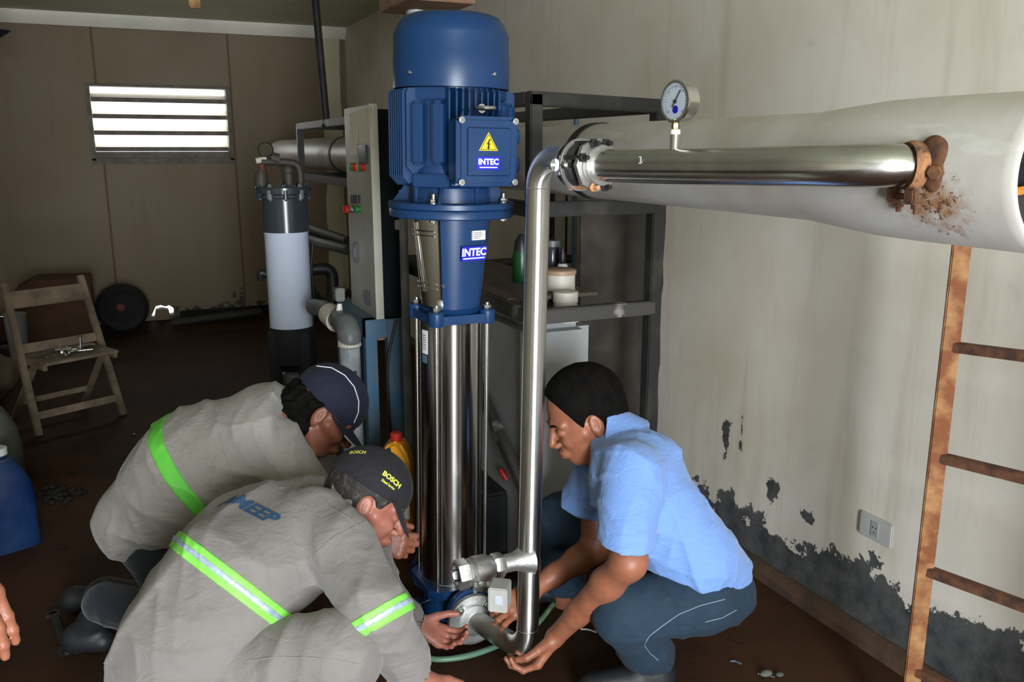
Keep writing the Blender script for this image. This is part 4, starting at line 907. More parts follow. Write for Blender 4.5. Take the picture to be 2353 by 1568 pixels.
# ================================================================== SCULPTING ENGINE (signed distance fields -> surface nets)
A3 = lambda v: np.array(tuple(v), np.float32)
def rc(P, a, b, ra, rb, sq=None):
    a, b = A3(a), A3(b); ba = b-a; pa = P-a
    h = np.clip(pa@ba/max(float(ba@ba), 1e-12), 0, 1)[:, None]
    q = pa-h*ba
    if sq is not None:   # squash: axis vector, factor >1 flattens along that axis
        ax, f_ = A3(sq[0]), sq[1]; q = q+np.outer(q@ax*(f_-1), ax)
        d = np.sqrt((q*q).sum(1))-(ra+(rb-ra)*h[:, 0]); return d/ (f_ if f_ > 1 else 1)
    return np.sqrt((q*q).sum(1))-(ra+(rb-ra)*h[:, 0])
def ell(P, c, r, Mx=None):
    q = P-A3(c)
    if Mx is not None: q = q@Mx
    r = np.array(r, np.float32); k0 = np.sqrt(((q/r)**2).sum(1)); k1 = np.sqrt(((q/(r*r))**2).sum(1))+1e-9
    return k0*(k0-1)/k1
def smin(a, b, k):
    if k <= 0: return np.minimum(a, b)
    h = np.clip(.5+.5*(b-a)/k, 0, 1); return b+(a-b)*h-k*h*(1-h)
def smax(a, b, k): return -smin(-a, -b, k)
def plane(P, p, n): n = Vector(n).normalized(); return (P-A3(p))@A3(n)      # negative behind the normal
def union(P, prims, k):
    d = None
    for q in prims:
        e = q(P); d = e if d is None else smin(d, e, k)
    return d
def nets(f, lo, hi, h, B=6):
    lo, hi = np.array(tuple(lo), np.float32), np.array(tuple(hi), np.float32)
    n = (np.ceil((hi-lo)/h/B).astype(int))*B+1
    D = np.full(n, 1.0, np.float32); nb = (n-1)//B
    bi = np.stack(np.meshgrid(*[np.arange(k) for k in nb], indexing='ij'), -1).reshape(-1, 3)
    cen = lo+(bi*B+B/2)*h
    dc = f(cen.astype(np.float32))
    act = np.abs(dc) < B*h*.87*1.6+.004
    for i in np.where(~act & (dc < 0))[0]:
        x, y, z = bi[i]*B; D[x:x+B+1, y:y+B+1, z:z+B+1] = -1.0
    A = bi[act]; off = np.stack(np.meshgrid(*[np.arange(B+1)]*3, indexing='ij'), -1).reshape(-1, 3)
    for s in range(0, len(A), 600):
        idx = (A[s:s+600, None, :]*B+off[None]).reshape(-1, 3)
        v = f((lo+idx*h).astype(np.float32)); D[idx[:, 0], idx[:, 1], idx[:, 2]] = v
    S = D < 0
    c = np.zeros(tuple(n-1), np.int8)
    for dx in (0, 1):
        for dy in (0, 1):
            for dz in (0, 1): c += S[dx:n[0]-1+dx, dy:n[1]-1+dy, dz:n[2]-1+dz]
    cells = np.argwhere((c > 0) & (c < 8)); ids = np.full(tuple(n-1), -1, np.int64); ids[tuple(cells.T)] = np.arange(len(cells))
    acc = np.zeros((len(cells), 3)); cnt = np.zeros(len(cells))
    corners = [(0, 0, 0), (1, 0, 0), (0, 1, 0), (1, 1, 0), (0, 0, 1), (1, 0, 1), (0, 1, 1), (1, 1, 1)]
    val = [D[cells[:, 0]+a, cells[:, 1]+b, cells[:, 2]+g] for a, b, g in corners]
    for i in range(8):
        for j in range(i+1, 8):
            if sum(abs(p-q) for p, q in zip(corners[i], corners[j])) != 1: continue
            m = (val[i] < 0) != (val[j] < 0); t = val[i][m]/(val[i][m]-val[j][m])
            ci, cj = np.array(corners[i]), np.array(corners[j]); acc[m] += ci+(cj-ci)*t[:, None]; cnt[m] += 1
    V = lo+(cells+acc/np.maximum(cnt, 1)[:, None])*h
    F = []
    for ax in range(3):
        a, b = (ax+1) % 3, (ax+2) % 3
        sl0 = [slice(None)]*3; sl1 = [slice(None)]*3; sl0[ax] = slice(0, -1); sl1[ax] = slice(1, None)
        e = np.argwhere(S[tuple(sl0)] != S[tuple(sl1)])
        e = e[(e[:, a] > 0) & (e[:, b] > 0) & (e[:, a] < n[a]-1) & (e[:, b] < n[b]-1)]
        q = []
        for da, db in ((1, 1), (0, 1), (0, 0), (1, 0)):
            k = e.copy(); k[:, a] -= da; k[:, b] -= db; q.append(ids[tuple(k.T)])
        q = np.stack(q, 1); s0 = S[tuple(e.T)]; q[~s0] = q[~s0][:, ::-1]; F.append(q[(q >= 0).all(1)])
    return V, np.concatenate(F)
def sdf_obj(name, m, parts, parent=None, smooth=180, label=None):
    # parts: list of (function, lo, hi, step); several fields may make one mesh
    Vs, Fs, o = [], [], 0
    for f, lo, hi, h in parts:
        V, F = nets(f, lo, hi, h); Vs.append(V); Fs.append(F+o); o += len(V)
    V = np.concatenate(Vs).astype(np.float32); F = np.concatenate(Fs).astype(np.int32)
    me = bpy.data.meshes.new(name); me.vertices.add(len(V)); me.vertices.foreach_set('co', V.ravel())
    me.loops.add(F.size); me.loops.foreach_set('vertex_index', F.ravel())
    me.polygons.add(len(F)); me.polygons.foreach_set('loop_start', np.arange(0, F.size, 4, dtype=np.int32)); me.polygons.foreach_set('loop_total', np.full(len(F), 4, np.int32))
    me.update(calc_edges=True); me.validate()
    ob = link_mesh(name, me, m, parent, smooth)
    if label: ob['label'] = label
    return ob
def bounds(pts, pad):
    a = np.array([tuple(p) for p in pts]); return a.min(0)-pad, a.max(0)+pad
def folds(P, dirs, amp, seed=0):
    # cloth folds: ridged warped waves
    r = np.random.RandomState(seed); o = np.zeros(len(P), np.float32)
    for (d, wl, a) in dirs:
        d = A3(Vector(d).normalized()); ph = r.rand()*6; w2 = A3(r.randn(3)); w2 /= np.linalg.norm(w2); w3 = A3(r.randn(3)); w3 /= np.linalg.norm(w3)
        s = P@d*(2*PI/wl)+1.6*np.sin(P@w2*(2*PI/(wl*3.1))+ph)+1.1*np.sin(P@w3*(2*PI/(wl*2.3))+ph*2)
        msk = .5+.5*np.sin(P@w2*(2*PI/(wl*4.7))+ph*3)*np.sin(P@w3*(2*PI/(wl*3.9))+ph)
        o += a*msk*(1-np.abs(np.sin(s*.5)))**2
    return -o*amp
# ---------------------------------------------------------------- head, in its own frame: x forward, y left, z up
def basis(fwd, up):
    x = Vector(fwd).normalized(); y = Vector(up).cross(x).normalized(); z = x.cross(y)
    return Matrix((x, y, z)).transposed()          # columns x,y,z
def head_fn(c, B, neck_to, sc=1.0, mouth=True, neck_r=.056, squint=0):
    Bn = np.array(B, np.float32); c3 = A3(c); nk = A3((Vector(neck_to)-Vector(c)) @ B if False else (B.transposed() @ (Vector(neck_to)-Vector(c)))/sc)
    def f(P):
        q = (P-c3)@Bn/sc
        d = ell(q, (-.010, 0, .045), (.099, .077, .092))
        d = smin(d, ell(q, (.030, 0, -.028), (.062, .060, .082)), .03)
        d = smin(d, ell(q, (.052, 0, -.085), (.034, .036, .026)), .02)
        ay = np.abs(q[:, 1]); s = np.stack([q[:, 0], ay, q[:, 2]], 1)
        d = smin(d, rc(s, (.088, .012, .030), (.074, .045, .026), .010, .009), .014)      # brow
        d = smin(d, rc(s, (.070, .038, -.020), (.030, .064, -.010), .018, .014), .02)     # cheekbone
        d = smin(d, rc(s, (.0, .055, -.05), (.045, .038, -.095), .016, .014), .022)       # jaw
        d = smax(d, -ell(s, (.098, .032, .008), (.017, .019, .014)), .012)                 # socket
        d = smin(d, ell(s, (.078, .032, .007), (.0155, .0155, .0125)), .003)              # lids
        d = smax(d, -rc(s, (.0945, .022, .0035), (.0905, .042, .0035), .0013, .001), .002) # lid line
        d = smin(d, rc(q, (.090, 0, .022), (.112, 0, -.022), .0075, .0115), .012)         # nose
        d = smin(d, ell(s, (.101, .012, -.029), (.012, .0075, .008)), .005)
        d = smax(d, -ell(s, (.106, .006, -.037), (.006, .003, .004)), .003)
        d = smin(d, ell(q, (.088, 0, -.058), (.018, .027, .016)), .012)
        d = smin(d, ell(q, (.099, 0, -.0535), (.0075, .022, .0052)), .004)
        d = smin(d, ell(q, (.097, 0, -.0645), (.0075, .019, .006)), .004)
        d = smax(d, -ell(q, (.106, 0, -.0590), (.009, .024, .0012)), .002)                # mouth line
        d = smax(d, -rc(s, (.098, .020, -.030), (.086, .034, -.055), .002, .0015), .006)  # smile fold
        e = ell(s, (-.006, .078, -.002), (.018, .010, .032))                               # ear
        e = smin(e, ell(s, (-.004, .076, -.026), (.009, .008, .012)), .006)
        e = smax(e, -ell(s, (-.002, .089, .004), (.010, .007, .019)), .004)
        e = smin(e, ell(s, (.000, .079, .003), (.004, .006, .010)), .003)
        d = smin(d, e, .006)
        d = smin(d, rc(q, (-.035, 0, -.03), nk, neck_r, neck_r+.004), .035)
        return d*sc
    return f
def hair_fn(c, B, sc=1.0, thick=.012, line=.06, back=-.07, seed=1, fluff=.003, side=.02):
    # skull cap of hair: above a hairline on the forehead, down to `back` at the nape, cleared around face and ears
    Bn = np.array(B, np.float32); c3 = A3(c)
    def f(P):
        q = (P-c3)@Bn/sc; s = np.stack([q[:, 0], np.abs(q[:, 1]), q[:, 2]], 1)
        d = ell(q, (-.012, 0, .045), (.099+thick, .077+thick, .092+thick))
        d = smin(d, ell(q, (-.05, 0, -.02), (.055+thick*.5, .058+thick*.5, .07)), .03)
        lim = np.maximum(line-(.06-np.minimum(q[:, 0], .1))*2.2, back)             # lower limit rises toward the face
        lim = np.where(q[:, 0] > .035, np.maximum(lim, side+(q[:, 0]-.035)*.9), lim)
        d = smax(d, (lim-q[:, 2])*.5, .008)
        d = smax(d, -ell(s, (.004, .09, -.006), (.026, .03, .038)), .006)
        d += fluff*np.sin(q[:, 0]*170+np.sin(q[:, 1]*90)*2)*np.sin(q[:, 1]*140+q[:, 2]*60+seed)*.6
        return d*sc
    return f
def cap_parts(c, B, sc=1.0, visor_tilt=.35, vis_len=.075, drop=.018):
    Bn = np.array(B, np.float32); c3 = A3(c); ct, st_ = math.cos(visor_tilt), math.sin(visor_tilt)
    def crown(P):
        q = (P-c3)@Bn/sc
        d = ell(q, (-.010, 0, .050), (.112, .089, .100))
        d = smax(d, (drop-q[:, 0]*.10-q[:, 2])*.95, .004)
        d = smax(d, -ell(q, (-.010, 0, .046), (.106, .083, .094)), .003) if True else d
        a = np.arctan2(q[:, 1], q[:, 0]+.01); d += .0011*np.exp(-((np.abs(np.sin(a*3)))/.06)**2)*-1*(q[:, 2] > drop+.01)
        return d*sc
    def visor(P):
        q = (P-c3)@Bn/sc
        x, z = q[:, 0]-.085, q[:, 2]-(drop-.004)
        u = x*ct-z*st_; w = x*st_+z*ct                       # tilted down along u
        w = w+q[:, 1]**2*3.2                                   # curved edges
        r = np.sqrt(((u+.035)/(vis_len+.045))**2+(q[:, 1]/.080)**2)
        d = np.maximum(np.abs(w)-.0022, (r-1)*.06)
        d = np.maximum(d, -(np.sqrt((q[:, 0]+.01)**2+(q[:, 1]*1.25)**2)-.100))
        return d*sc*.8
    return crown, visor
# ---------------------------------------------------------------- hand: x along the fingers, z out of the back of the hand, y toward the thumb
def hand_fn(w, B, curl=(.5, .5, .55, .6), thumb=(.5, .4), spread=.06, sc=1.0, fore=None, fore_r=(.030, .045), tf=1.0, wr=.026, root=.2):
    Bn = np.array(B, np.float32); w3 = A3(w)
    chains = []
    base = [(.092, .030), (.096, .010), (.091, -.010), (.082, -.028)]
    lens = [(.042, .026, .022), (.047, .030, .023), (.043, .028, .022), (.034, .021, .019)]
    rad = [.0092, .0095, .009, .0080]
    for i in range(4):
        x, y = base[i]; p = Vector((x, y, .0)); ang = 0; pts = [p.copy()]; sp = spread*(1.5-i)
        for j, l in enumerate(lens[i]):
            ang += curl[i]*(.75, 1.1, .75)[j]; p = p+Vector((math.cos(ang)*math.cos(sp), math.sin(sp)*math.cos(ang), -math.sin(ang)))*l; pts.append(p.copy())
        chains.append((pts, rad[i]))
    tp = [Vector((.022, .020, -.008)), Vector((.050, .046, -.014-.01*tf))]
    d1 = Vector((math.cos(thumb[0]), math.sin(thumb[0]), -.35*tf)).normalized(); tp.append(tp[1]+d1*.036)
    d2 = Vector((math.cos(thumb[0]-thumb[1]), math.sin(thumb[0]-thumb[1]), -.35*tf-.2)).normalized(); tp.append(tp[2]+d2*.028)
    fr = None if fore is None else (B.transposed() @ (Vector(fore)-Vector(w)))/sc
    def f(P):
        q = (P-w3)@Bn/sc
        d = rc(q, (.012, .0, 0), (.02, .0, 0), .020, .022)
        for y0, y1, r0, r1 in ((.016, .030, .016, .0125), (.006, .010, .0165, .0135), (-.006, -.010, .016, .013), (-.015, -.027, .015, .0115)):
            d = smin(d, rc(q, (.012, y0, -.001), (.088, y1, -.001), r0, r1), .012)
        th = None
        for a, b, ra, rb in ((tp[0], tp[1], .017, .0135), (tp[1], tp[2], .0125, .0108), (tp[2], tp[3], .0105, .0085)):
            e = rc(q, a, b, ra, rb); th = e if th is None else smin(th, e, .003)
        nail = tp[3]
        d = smin(d, th, .012)
        if fr is not None:
            d = smin(d, rc(q, (.006, 0, 0), fr*.33, wr, fore_r[0], None), .014); d = smin(d, rc(q, fr*.3, fr*.72, fore_r[0], fore_r[1]), .02); d = smin(d, rc(q, fr*.72, fr, fore_r[1], fore_r[1]*.95), .02)
        out = d
        for pts, r in chains:
            c = None
            for j in range(3):
                ra, rb = r*(1.05, .98, .90)[j], r*(.98, .9, .78)[j]
                e = rc(q, pts[j], pts[j+1], ra, rb); e = smin(e, ell(q, pts[j], (r*1.12,)*3), .002) if j else e
                c = e if c is None else smin(c, e, .002)
            out = np.minimum(out, smin(d, c, .009))
        return out*sc
    ext = [Vector(w)+(B @ p)*sc for p in [Vector(base[0]+(0,)), Vector((0, 0, 0))]+[c[0][3] for c in chains]+[c[0][2] for c in chains]+tp]
    return f, ext
def hframe(fdir, back, left):
    x = Vector(fdir).normalized(); z = Vector(back); z = (z-x*z.dot(x)).normalized(); y = z.cross(x)
    if left: y = -y
    return Matrix((x, y, z)).transposed()
def project_text(name, txt, size, bvh, origin, u, v, m, parent, depth=.0012, bold=.0, sx=1.0):
    vs, fs = text_mesh(txt, size, bold, extrude=0)
    me0 = bpy.data.meshes.new('x'); me0.from_pydata(vs, [], fs); bm = bmesh.new(); bm.from_mesh(me0); bpy.data.meshes.remove(me0)
    bmesh.ops.triangulate(bm, faces=bm.faces[:])
    for _ in range(2):
        long = [e for e in bm.edges if e.calc_length() > size*.12]
        if long: bmesh.ops.subdivide_edges(bm, edges=long, cuts=1); bmesh.ops.triangulate(bm, faces=bm.faces[:])
    u, v = Vector(u).normalized(), Vector(v).normalized(); w = u.cross(v)
    for vt in bm.verts:
        p = Vector(origin)+u*vt.co.x*sx+v*vt.co.y; h = bvh.ray_cast(p+w*.35, -w)
        vt.co = (h[0]+h[1]*depth) if h[0] is not None else p
    mb = MB(); mb.bm(bm); return mb.build(name, m, parent, smooth=0)
def bvh_of(ob):
    me = ob.data; mw = rootmat(ob); return BVHTree.FromPolygons([mw @ x.co for x in me.vertices], [list(p.vertices) for p in me.polygons])
def skin_mat(name, c1, c2, rough=.45):
    m, nt, b = nodes(name); P = wpos(nt)
    c = mixc(nt, ramp(nt, noise(nt, 22, 4, .6, P), .35, .7), c1, c2); nt.links.new(c, b.inputs['Base Color'])
    b.inputs['Roughness'].default_value = rough; b.inputs['Subsurface Weight'].default_value = .12; b.inputs['Subsurface Radius'].default_value = (.02, .008, .004); b.inputs['Subsurface Scale'].default_value = .3
    bump(nt, b, noise(nt, 170, 4, .6, P), .12, .003); return m
def cloth_mat(name, c1, c2, rough=.85, weave=420, scale=3.0, sheen=.2, var2=None):
    m, nt, b = nodes(name); P = wpos(nt)
    c = mixc(nt, ramp(nt, noise(nt, scale, 5, .65, P), .35, .7), c1, c2)
    if var2: c = mixc(nt, ramp(nt, noise(nt, 14, 5, .65, P), .58, .78), c, var2)
    nt.links.new(c, b.inputs['Base Color']); b.inputs['Roughness'].default_value = rough; b.inputs['Sheen Weight'].default_value = sheen
    mp = N(nt, 'ShaderNodeMapping'); mp.inputs['Scale'].default_value = (1, 1, 2.2); mp.inputs['Rotation'].default_value = (.5, .6, .4); nt.links.new(P, mp.inputs[0])
    h = mathn(nt, 'ADD', mathn(nt, 'MULTIPLY', noise(nt, weave, 2, .5, P), .12), noise(nt, 14, 4, .55, mp.outputs[0], 1.2))
    bump(nt, b, h, .5, .012); return m
M['skin'] = skin_mat('tanned_skin', (.36, .135, .075, 1), (.28, .095, .05, 1))
M['skin2'] = skin_mat('reddish_skin', (.42, .17, .12, 1), (.32, .105, .07, 1))
M['skind'] = skin_mat('dark_tanned_skin', (.28, .10, .06, 1), (.21, .07, .04, 1))
M['hair'] = mat('black_hair', (.004, .0035, .0035, 1), .75, 0, vs=40, col2=(.007, .006, .005, 1), bs=.5, bscale=260, spec=.06)
M['hairg'] = mat('greying_hair', (.016, .012, .010, 1), .7, 0, vs=60, col2=(.10, .085, .072, 1), bs=.6, bscale=150, lo=.52, hi=.75)
M['shirtb'] = cloth_mat('light_blue_shirt', (.19, .34, .74, 1), (.16, .30, .66, 1))
M['jeans'] = cloth_mat('blue_denim', (.012, .034, .062, 1), (.008, .024, .046, 1), .85, 500, 4, .02, (.022, .052, .085, 1))
M['jeansd'] = cloth_mat('dark_denim', (.006, .010, .018, 1), (.004, .007, .012, 1))
M['greyw'] = cloth_mat('grey_work_cotton', (.225, .202, .192, 1), (.178, .157, .148, 1))
M['greyw2'] = cloth_mat('light_grey_work_cotton', (.285, .262, .24, 1), (.235, .21, .19, 1), var2=(.20, .165, .13, 1))
M['capn'] = cloth_mat('navy_cap_cotton', (.007, .009, .030, 1), (.005, .006, .021, 1), .85, sheen=.02)
M['capd'] = cloth_mat('charcoal_cap_cotton', (.010, .009, .014, 1), (.007, .006, .010, 1), .85, sheen=.02)
M['hivis'] = mat('lime_reflective_tape', (.25, .78, .10, 1), .55, 0, .1, 30)
M['hivis2'] = mat('green_tape', (.13, .58, .06, 1), .6, 0, .15, 20)
M['silver'] = mat('silver_reflective_tape', (.50, .62, .80, 1), .4, .2, vs=60, col2=(.35, .42, .5, 1))
M['piping'] = mat('white_piping', (.7, .72, .78, 1), .6)
M['boot'] = mat('black_boot_leather', (.012, .013, .016, 1), .55, 0, .3, 20, bs=.2)
M['thread'] = mat('pale_seam_thread', (.22, .30, .38, 1), .8)
A = at
def surf_line(name, bvh, pix, r, m, parent, off=.0008, sub=6, n=6):
    pts = []
    for i in range(len(pix)-1):
        for j in range(sub):
            t_ = j/sub; pts.append((pix[i][0]+(pix[i+1][0]-pix[i][0])*t_, pix[i][1]+(pix[i+1][1]-pix[i][1])*t_))
    pts.append(pix[-1]); out = []
    for x, y in pts:
        d = ray(x, y).normalized(); h = bvh.ray_cast(CAM, d)
        if h[0] is not None: out.append(h[0]+h[1]*off)
    if len(out) < 3: return None
    mb = MB(); mb.tube(out, r, n); return mb.build(name, m, parent, smooth=60)
def band_fn(f, p, nrm, hw, off, extra=None):
    def g(P):
        d = np.maximum(f(P)-off, -(f(P)-off)-.004) if False else None
        b = f(P); d = np.maximum(b-off, -b-.006); d = np.maximum(d, np.abs(plane(P, p, nrm))-hw)
        if extra is not None: d = np.maximum(d, extra(P))
        return d
    return g
def ring_collar(a, b, ra, rb, cuts, th=.004):
    def g(P):
        d = np.abs(rc(P, a, b, ra, rb))-th
        for p, n_ in cuts: d = np.maximum(d, plane(P, p, n_))
        return d
    return g
def foot_fn(heel, toe, top, r=.046):
    def g(P):
        d = rc(P, heel, toe, r*.95, r*.8); d = smin(d, rc(P, heel, top, r, r*1.02), .03); return smax(d, .002-P[:, 2], .006)
    return g
# =================================================== MAN IN THE LIGHT BLUE SHIRT
def man_blue():
    root = thing('person', 'man in light blue shirt and jeans squatting at right, hands on the riser pipe', 'person', A(1480, 1500, 2.42)*1.0)
    B = basis(-RV*.90-ZV*.40-FH*.20, ZV*.92-RV*.38); hc_ = A(1347, 962, 2.44); sc = 1.06
    neck0 = A(1425, 1010, 2.44)
    hf = head_fn(hc_, B, neck0, sc)
    # arms
    sh, el_, wr_ = A(1450, 1110, 2.24), A(1445, 1292, 2.155), A(1281, 1458, 2.39)
    shf, elf, wrf = A(1370, 1090, 2.58), A(1368, 1262, 2.60), A(1228, 1352, 2.50)
    hB = hframe(-RV*.55-ZV*.80-FH*.05, RV*.80-ZV*.55-FH*.12, True)
    hB2 = hframe(-RV*.80-ZV*.55-FH*.15, -FH*.75+ZV*.5, False)
    h1, e1 = hand_fn(wr_, hB, curl=(.78, .72, .68, .62), thumb=(.25, .55), spread=.02, sc=1.02, fore=el_, fore_r=(.031, .041), tf=1.3)
    h2_, e2 = hand_fn(wrf, hB2, curl=(.5, .5, .5, .5), thumb=(.6, .3), sc=1.0, fore=elf, fore_r=(.031, .040))
    torso = [lambda P: rc(P, A(1440, 1100, 2.32), A(1590, 1290, 2.37), .080, .085), lambda P: rc(P, A(1430, 1090, 2.51), A(1580, 1290, 2.49), .080, .085), lambda P: rc(P, neck0, A(1455, 1060, 2.42), .055, .10)]
    legs = [lambda P: rc(P, A(1600, 1375, 2.31), A(1436, 1405, 2.26), .06, .055), lambda P: rc(P, A(1436, 1405, 2.26), A(1490, 1500, 2.42), .055, .042),
            lambda P: rc(P, A(1590, 1350, 2.55), A(1285, 1188, 2.78), .07, .06), lambda P: rc(P, A(1285, 1188, 2.78), A(1300, 1400, 2.92), .055, .042), lambda P: ell(P, A(1605, 1355, 2.43), (.09, .10, .07))]
    body = lambda P: smin(smin(union(P, torso, .08), union(P, legs, .04), .05), smin(rc(P, sh, el_, .05, .043), rc(P, shf, elf, .05, .043), .01), .04)
    # forearm and hand fields join the upper arm; the whole is one skin
    up1 = lambda P: smin(h1(P), rc(P, sh, el_, .052, .043), .03)
    up2 = lambda P: smin(h2_(P), rc(P, shf, elf, .050, .042), .03)
    allp = [A(1440, 1100, 2.2), A(1590, 1390, 2.3), A(1285, 1188, 2.82), A(1300, 1400, 2.95), A(1432, 1392, 2.2), A(1490, 1500, 2.45), neck0]
    bl, bh_ = bounds(allp, .14); hl, hh = bounds([hc_, neck0], .17)
    sdf_obj('body', M['skin'], [(body, bl, bh_, .010), (hf, hl, hh, .0032), (up1, *bounds([sh, el_, wr_]+e1, .06), .0033), (up2, *bounds([shf, elf, wrf]+e2, .06), .0036)], root)
    hr = hair_fn(hc_, B, sc, .014, .070, -.055, 1, .0012, .006)
    sdf_obj('hair', M['hair'], [(hr, hl, hh, .003)], root)
    # eyebrow, eye line
    for s_ in (1, -1):
        mb = MB(); pp = [hc_+(B @ Vector(p))*sc for p in ((.0975, .014*s_, .026), (.094, .028*s_, .031), (.082, .044*s_, .027))]; mb.tube(pp, [.002, .0035, .0018], 8, smooth_n=4); mb.build('eyebrow', M['hair'], root, smooth=180)
    # shirt
    sd_ = (A(1590, 1300, 2.4)-A(1440, 1100, 2.4)).normalized()
    tor = [lambda P: rc(P, A(1452, 1098, 2.33), A(1592, 1285, 2.34), .118, .118), lambda P: rc(P, A(1435, 1095, 2.53), A(1590, 1285, 2.52), .108, .118), lambda P: rc(P, A(1412, 1010, 2.43), A(1470, 1070, 2.42), .062, .105),
           lambda P: rc(P, A(1580, 1280, 2.42), A(1640, 1325, 2.42), .12, .098), lambda P: rc(P, A(1640, 1320, 2.40), A(1672, 1368, 2.40), .07, .045)]
    def shirt(P):
        fo = folds(P, [(RV*.8+ZV*.6, .13, .013), (RV*.3+ZV*.9, .08, .007), (RV-ZV*.3, .05, .004)], 1.25, 5)
        e1_ = plane(P, A(1437, 1233, 2.215), -ZV*.96+RV*-.12); e2_ = plane(P, A(1320, 1190, 2.58), -ZV*.96-RV*.25)
        n1 = smax(rc(P, A(1452, 1085, 2.25), A(1438, 1262, 2.175), .083, .071)+fo*.7, e1_, .002); n1 = np.maximum(n1, -rc(P, A(1444, 1195, 2.205), A(1437, 1290, 2.165), .057, .058))
        n2 = smax(rc(P, A(1375, 1075, 2.56), A(1322, 1220, 2.585), .075, .060)+fo, e2_, .003); n2 = smax(n2, -rc(P, A(1330, 1175, 2.58), A(1312, 1250, 2.59), .052, .054), .002)
        d = smin(smin(union(P, tor, .07)+fo, n1, .014), n2, .012)
        d = smax(d, plane(P, A(1600, 1338, 2.3), -ZV*.96-RV*.24+RV*.0), .01)
        d = smax(d, -rc(P, A(1390, 965, 2.43), A(1430, 1030, 2.43), .058, .052), .006)
        return d
    sl_, sh_ = bounds([A(1412, 990, 2.43), A(1452, 1090, 2.2), A(1672, 1380, 2.5), A(1320, 1190, 2.62), A(1640, 1300, 2.3)], .16)
    so_ = sdf_obj('shirt', M['shirtb'], [(shirt, sl_, sh_, .005)], root)
    col_ = ring_collar(A(1360, 985, 2.43), A(1448, 1035, 2.43), .083, .094, [(A(1383, 975, 2.43), -RV*.95+ZV*.15), (A(1440, 1040, 2.43), RV*.80-ZV*.55)], .0035)
    sdf_obj('collar', M['shirtb'], [(col_, *bounds([A(1400, 1000, 2.43)], .16), .0035)], so_)
    bv = bvh_of(so_)
    # jeans
    def jeans(P):
        d = union(P, [lambda P: rc(P, A(1612, 1380, 2.32), A(1440, 1400, 2.26), .092, .080), lambda P: rc(P, A(1436, 1412, 2.26), A(1478, 1482, 2.37), .080, .066), lambda P: rc(P, A(1478, 1482, 2.37), A(1500, 1500, 2.42), .066, .062),
                      lambda P: rc(P, A(1600, 1360, 2.55), A(1290, 1192, 2.78), .105, .078), lambda P: ell(P, A(1625, 1352, 2.43), (.13, .14, .095))], .035)
        d = smin(d, rc(P, A(1290, 1192, 2.78), A(1300, 1400, 2.92), .075, .065), .03)
        d = d+folds(P, [(RV*.9+ZV*.5, .09, .008), (ZV, .07, .006), (RV-ZV, .05, .004)], 1.0, 9)
        return smax(d, .06-P[:, 2], .01)
    jl, jh = bounds([A(1650, 1380, 2.3), A(1432, 1392, 2.2), A(1285, 1188, 2.84), A(1300, 1400, 2.97), A(1500, 1500, 2.42), A(1640, 1340, 2.6)], .13)
    jo = sdf_obj('jeans', M['jeans'], [(jeans, jl, jh, .0065)], root)
    bj = bvh_of(jo)
    for pix in ([(1665, 1378), (1610, 1392), (1560, 1412), (1520, 1440), (1492, 1462), (1480, 1482), (1492, 1500), (1512, 1518)], [(1692, 1402), (1660, 1420), (1620, 1430)]):
        surf_line('seam_stitch', bj, pix, .0012, M['thread'], jo)
    ank = A(1496, 1516, 2.42); h_ = Vector((ank.x, ank.y, .05)); sdf_obj('boot', M['boot'], [(foot_fn(h_+RV*.02, h_-RV*.17-FH*.04-ZV*.008, ank), *bounds([h_+RV*.02, h_-RV*.17-FH*.04, ank], .075), .006)], root)
    a2 = A(1300, 1400, 2.92); h2 = Vector((a2.x, a2.y, .05)); sdf_obj('boot', M['boot'], [(foot_fn(h2+RV*.02, h2-RV*.17-ZV*.008, a2), *bounds([h2+RV*.02, h2-RV*.17, a2], .075), .007)], root)
man_blue()
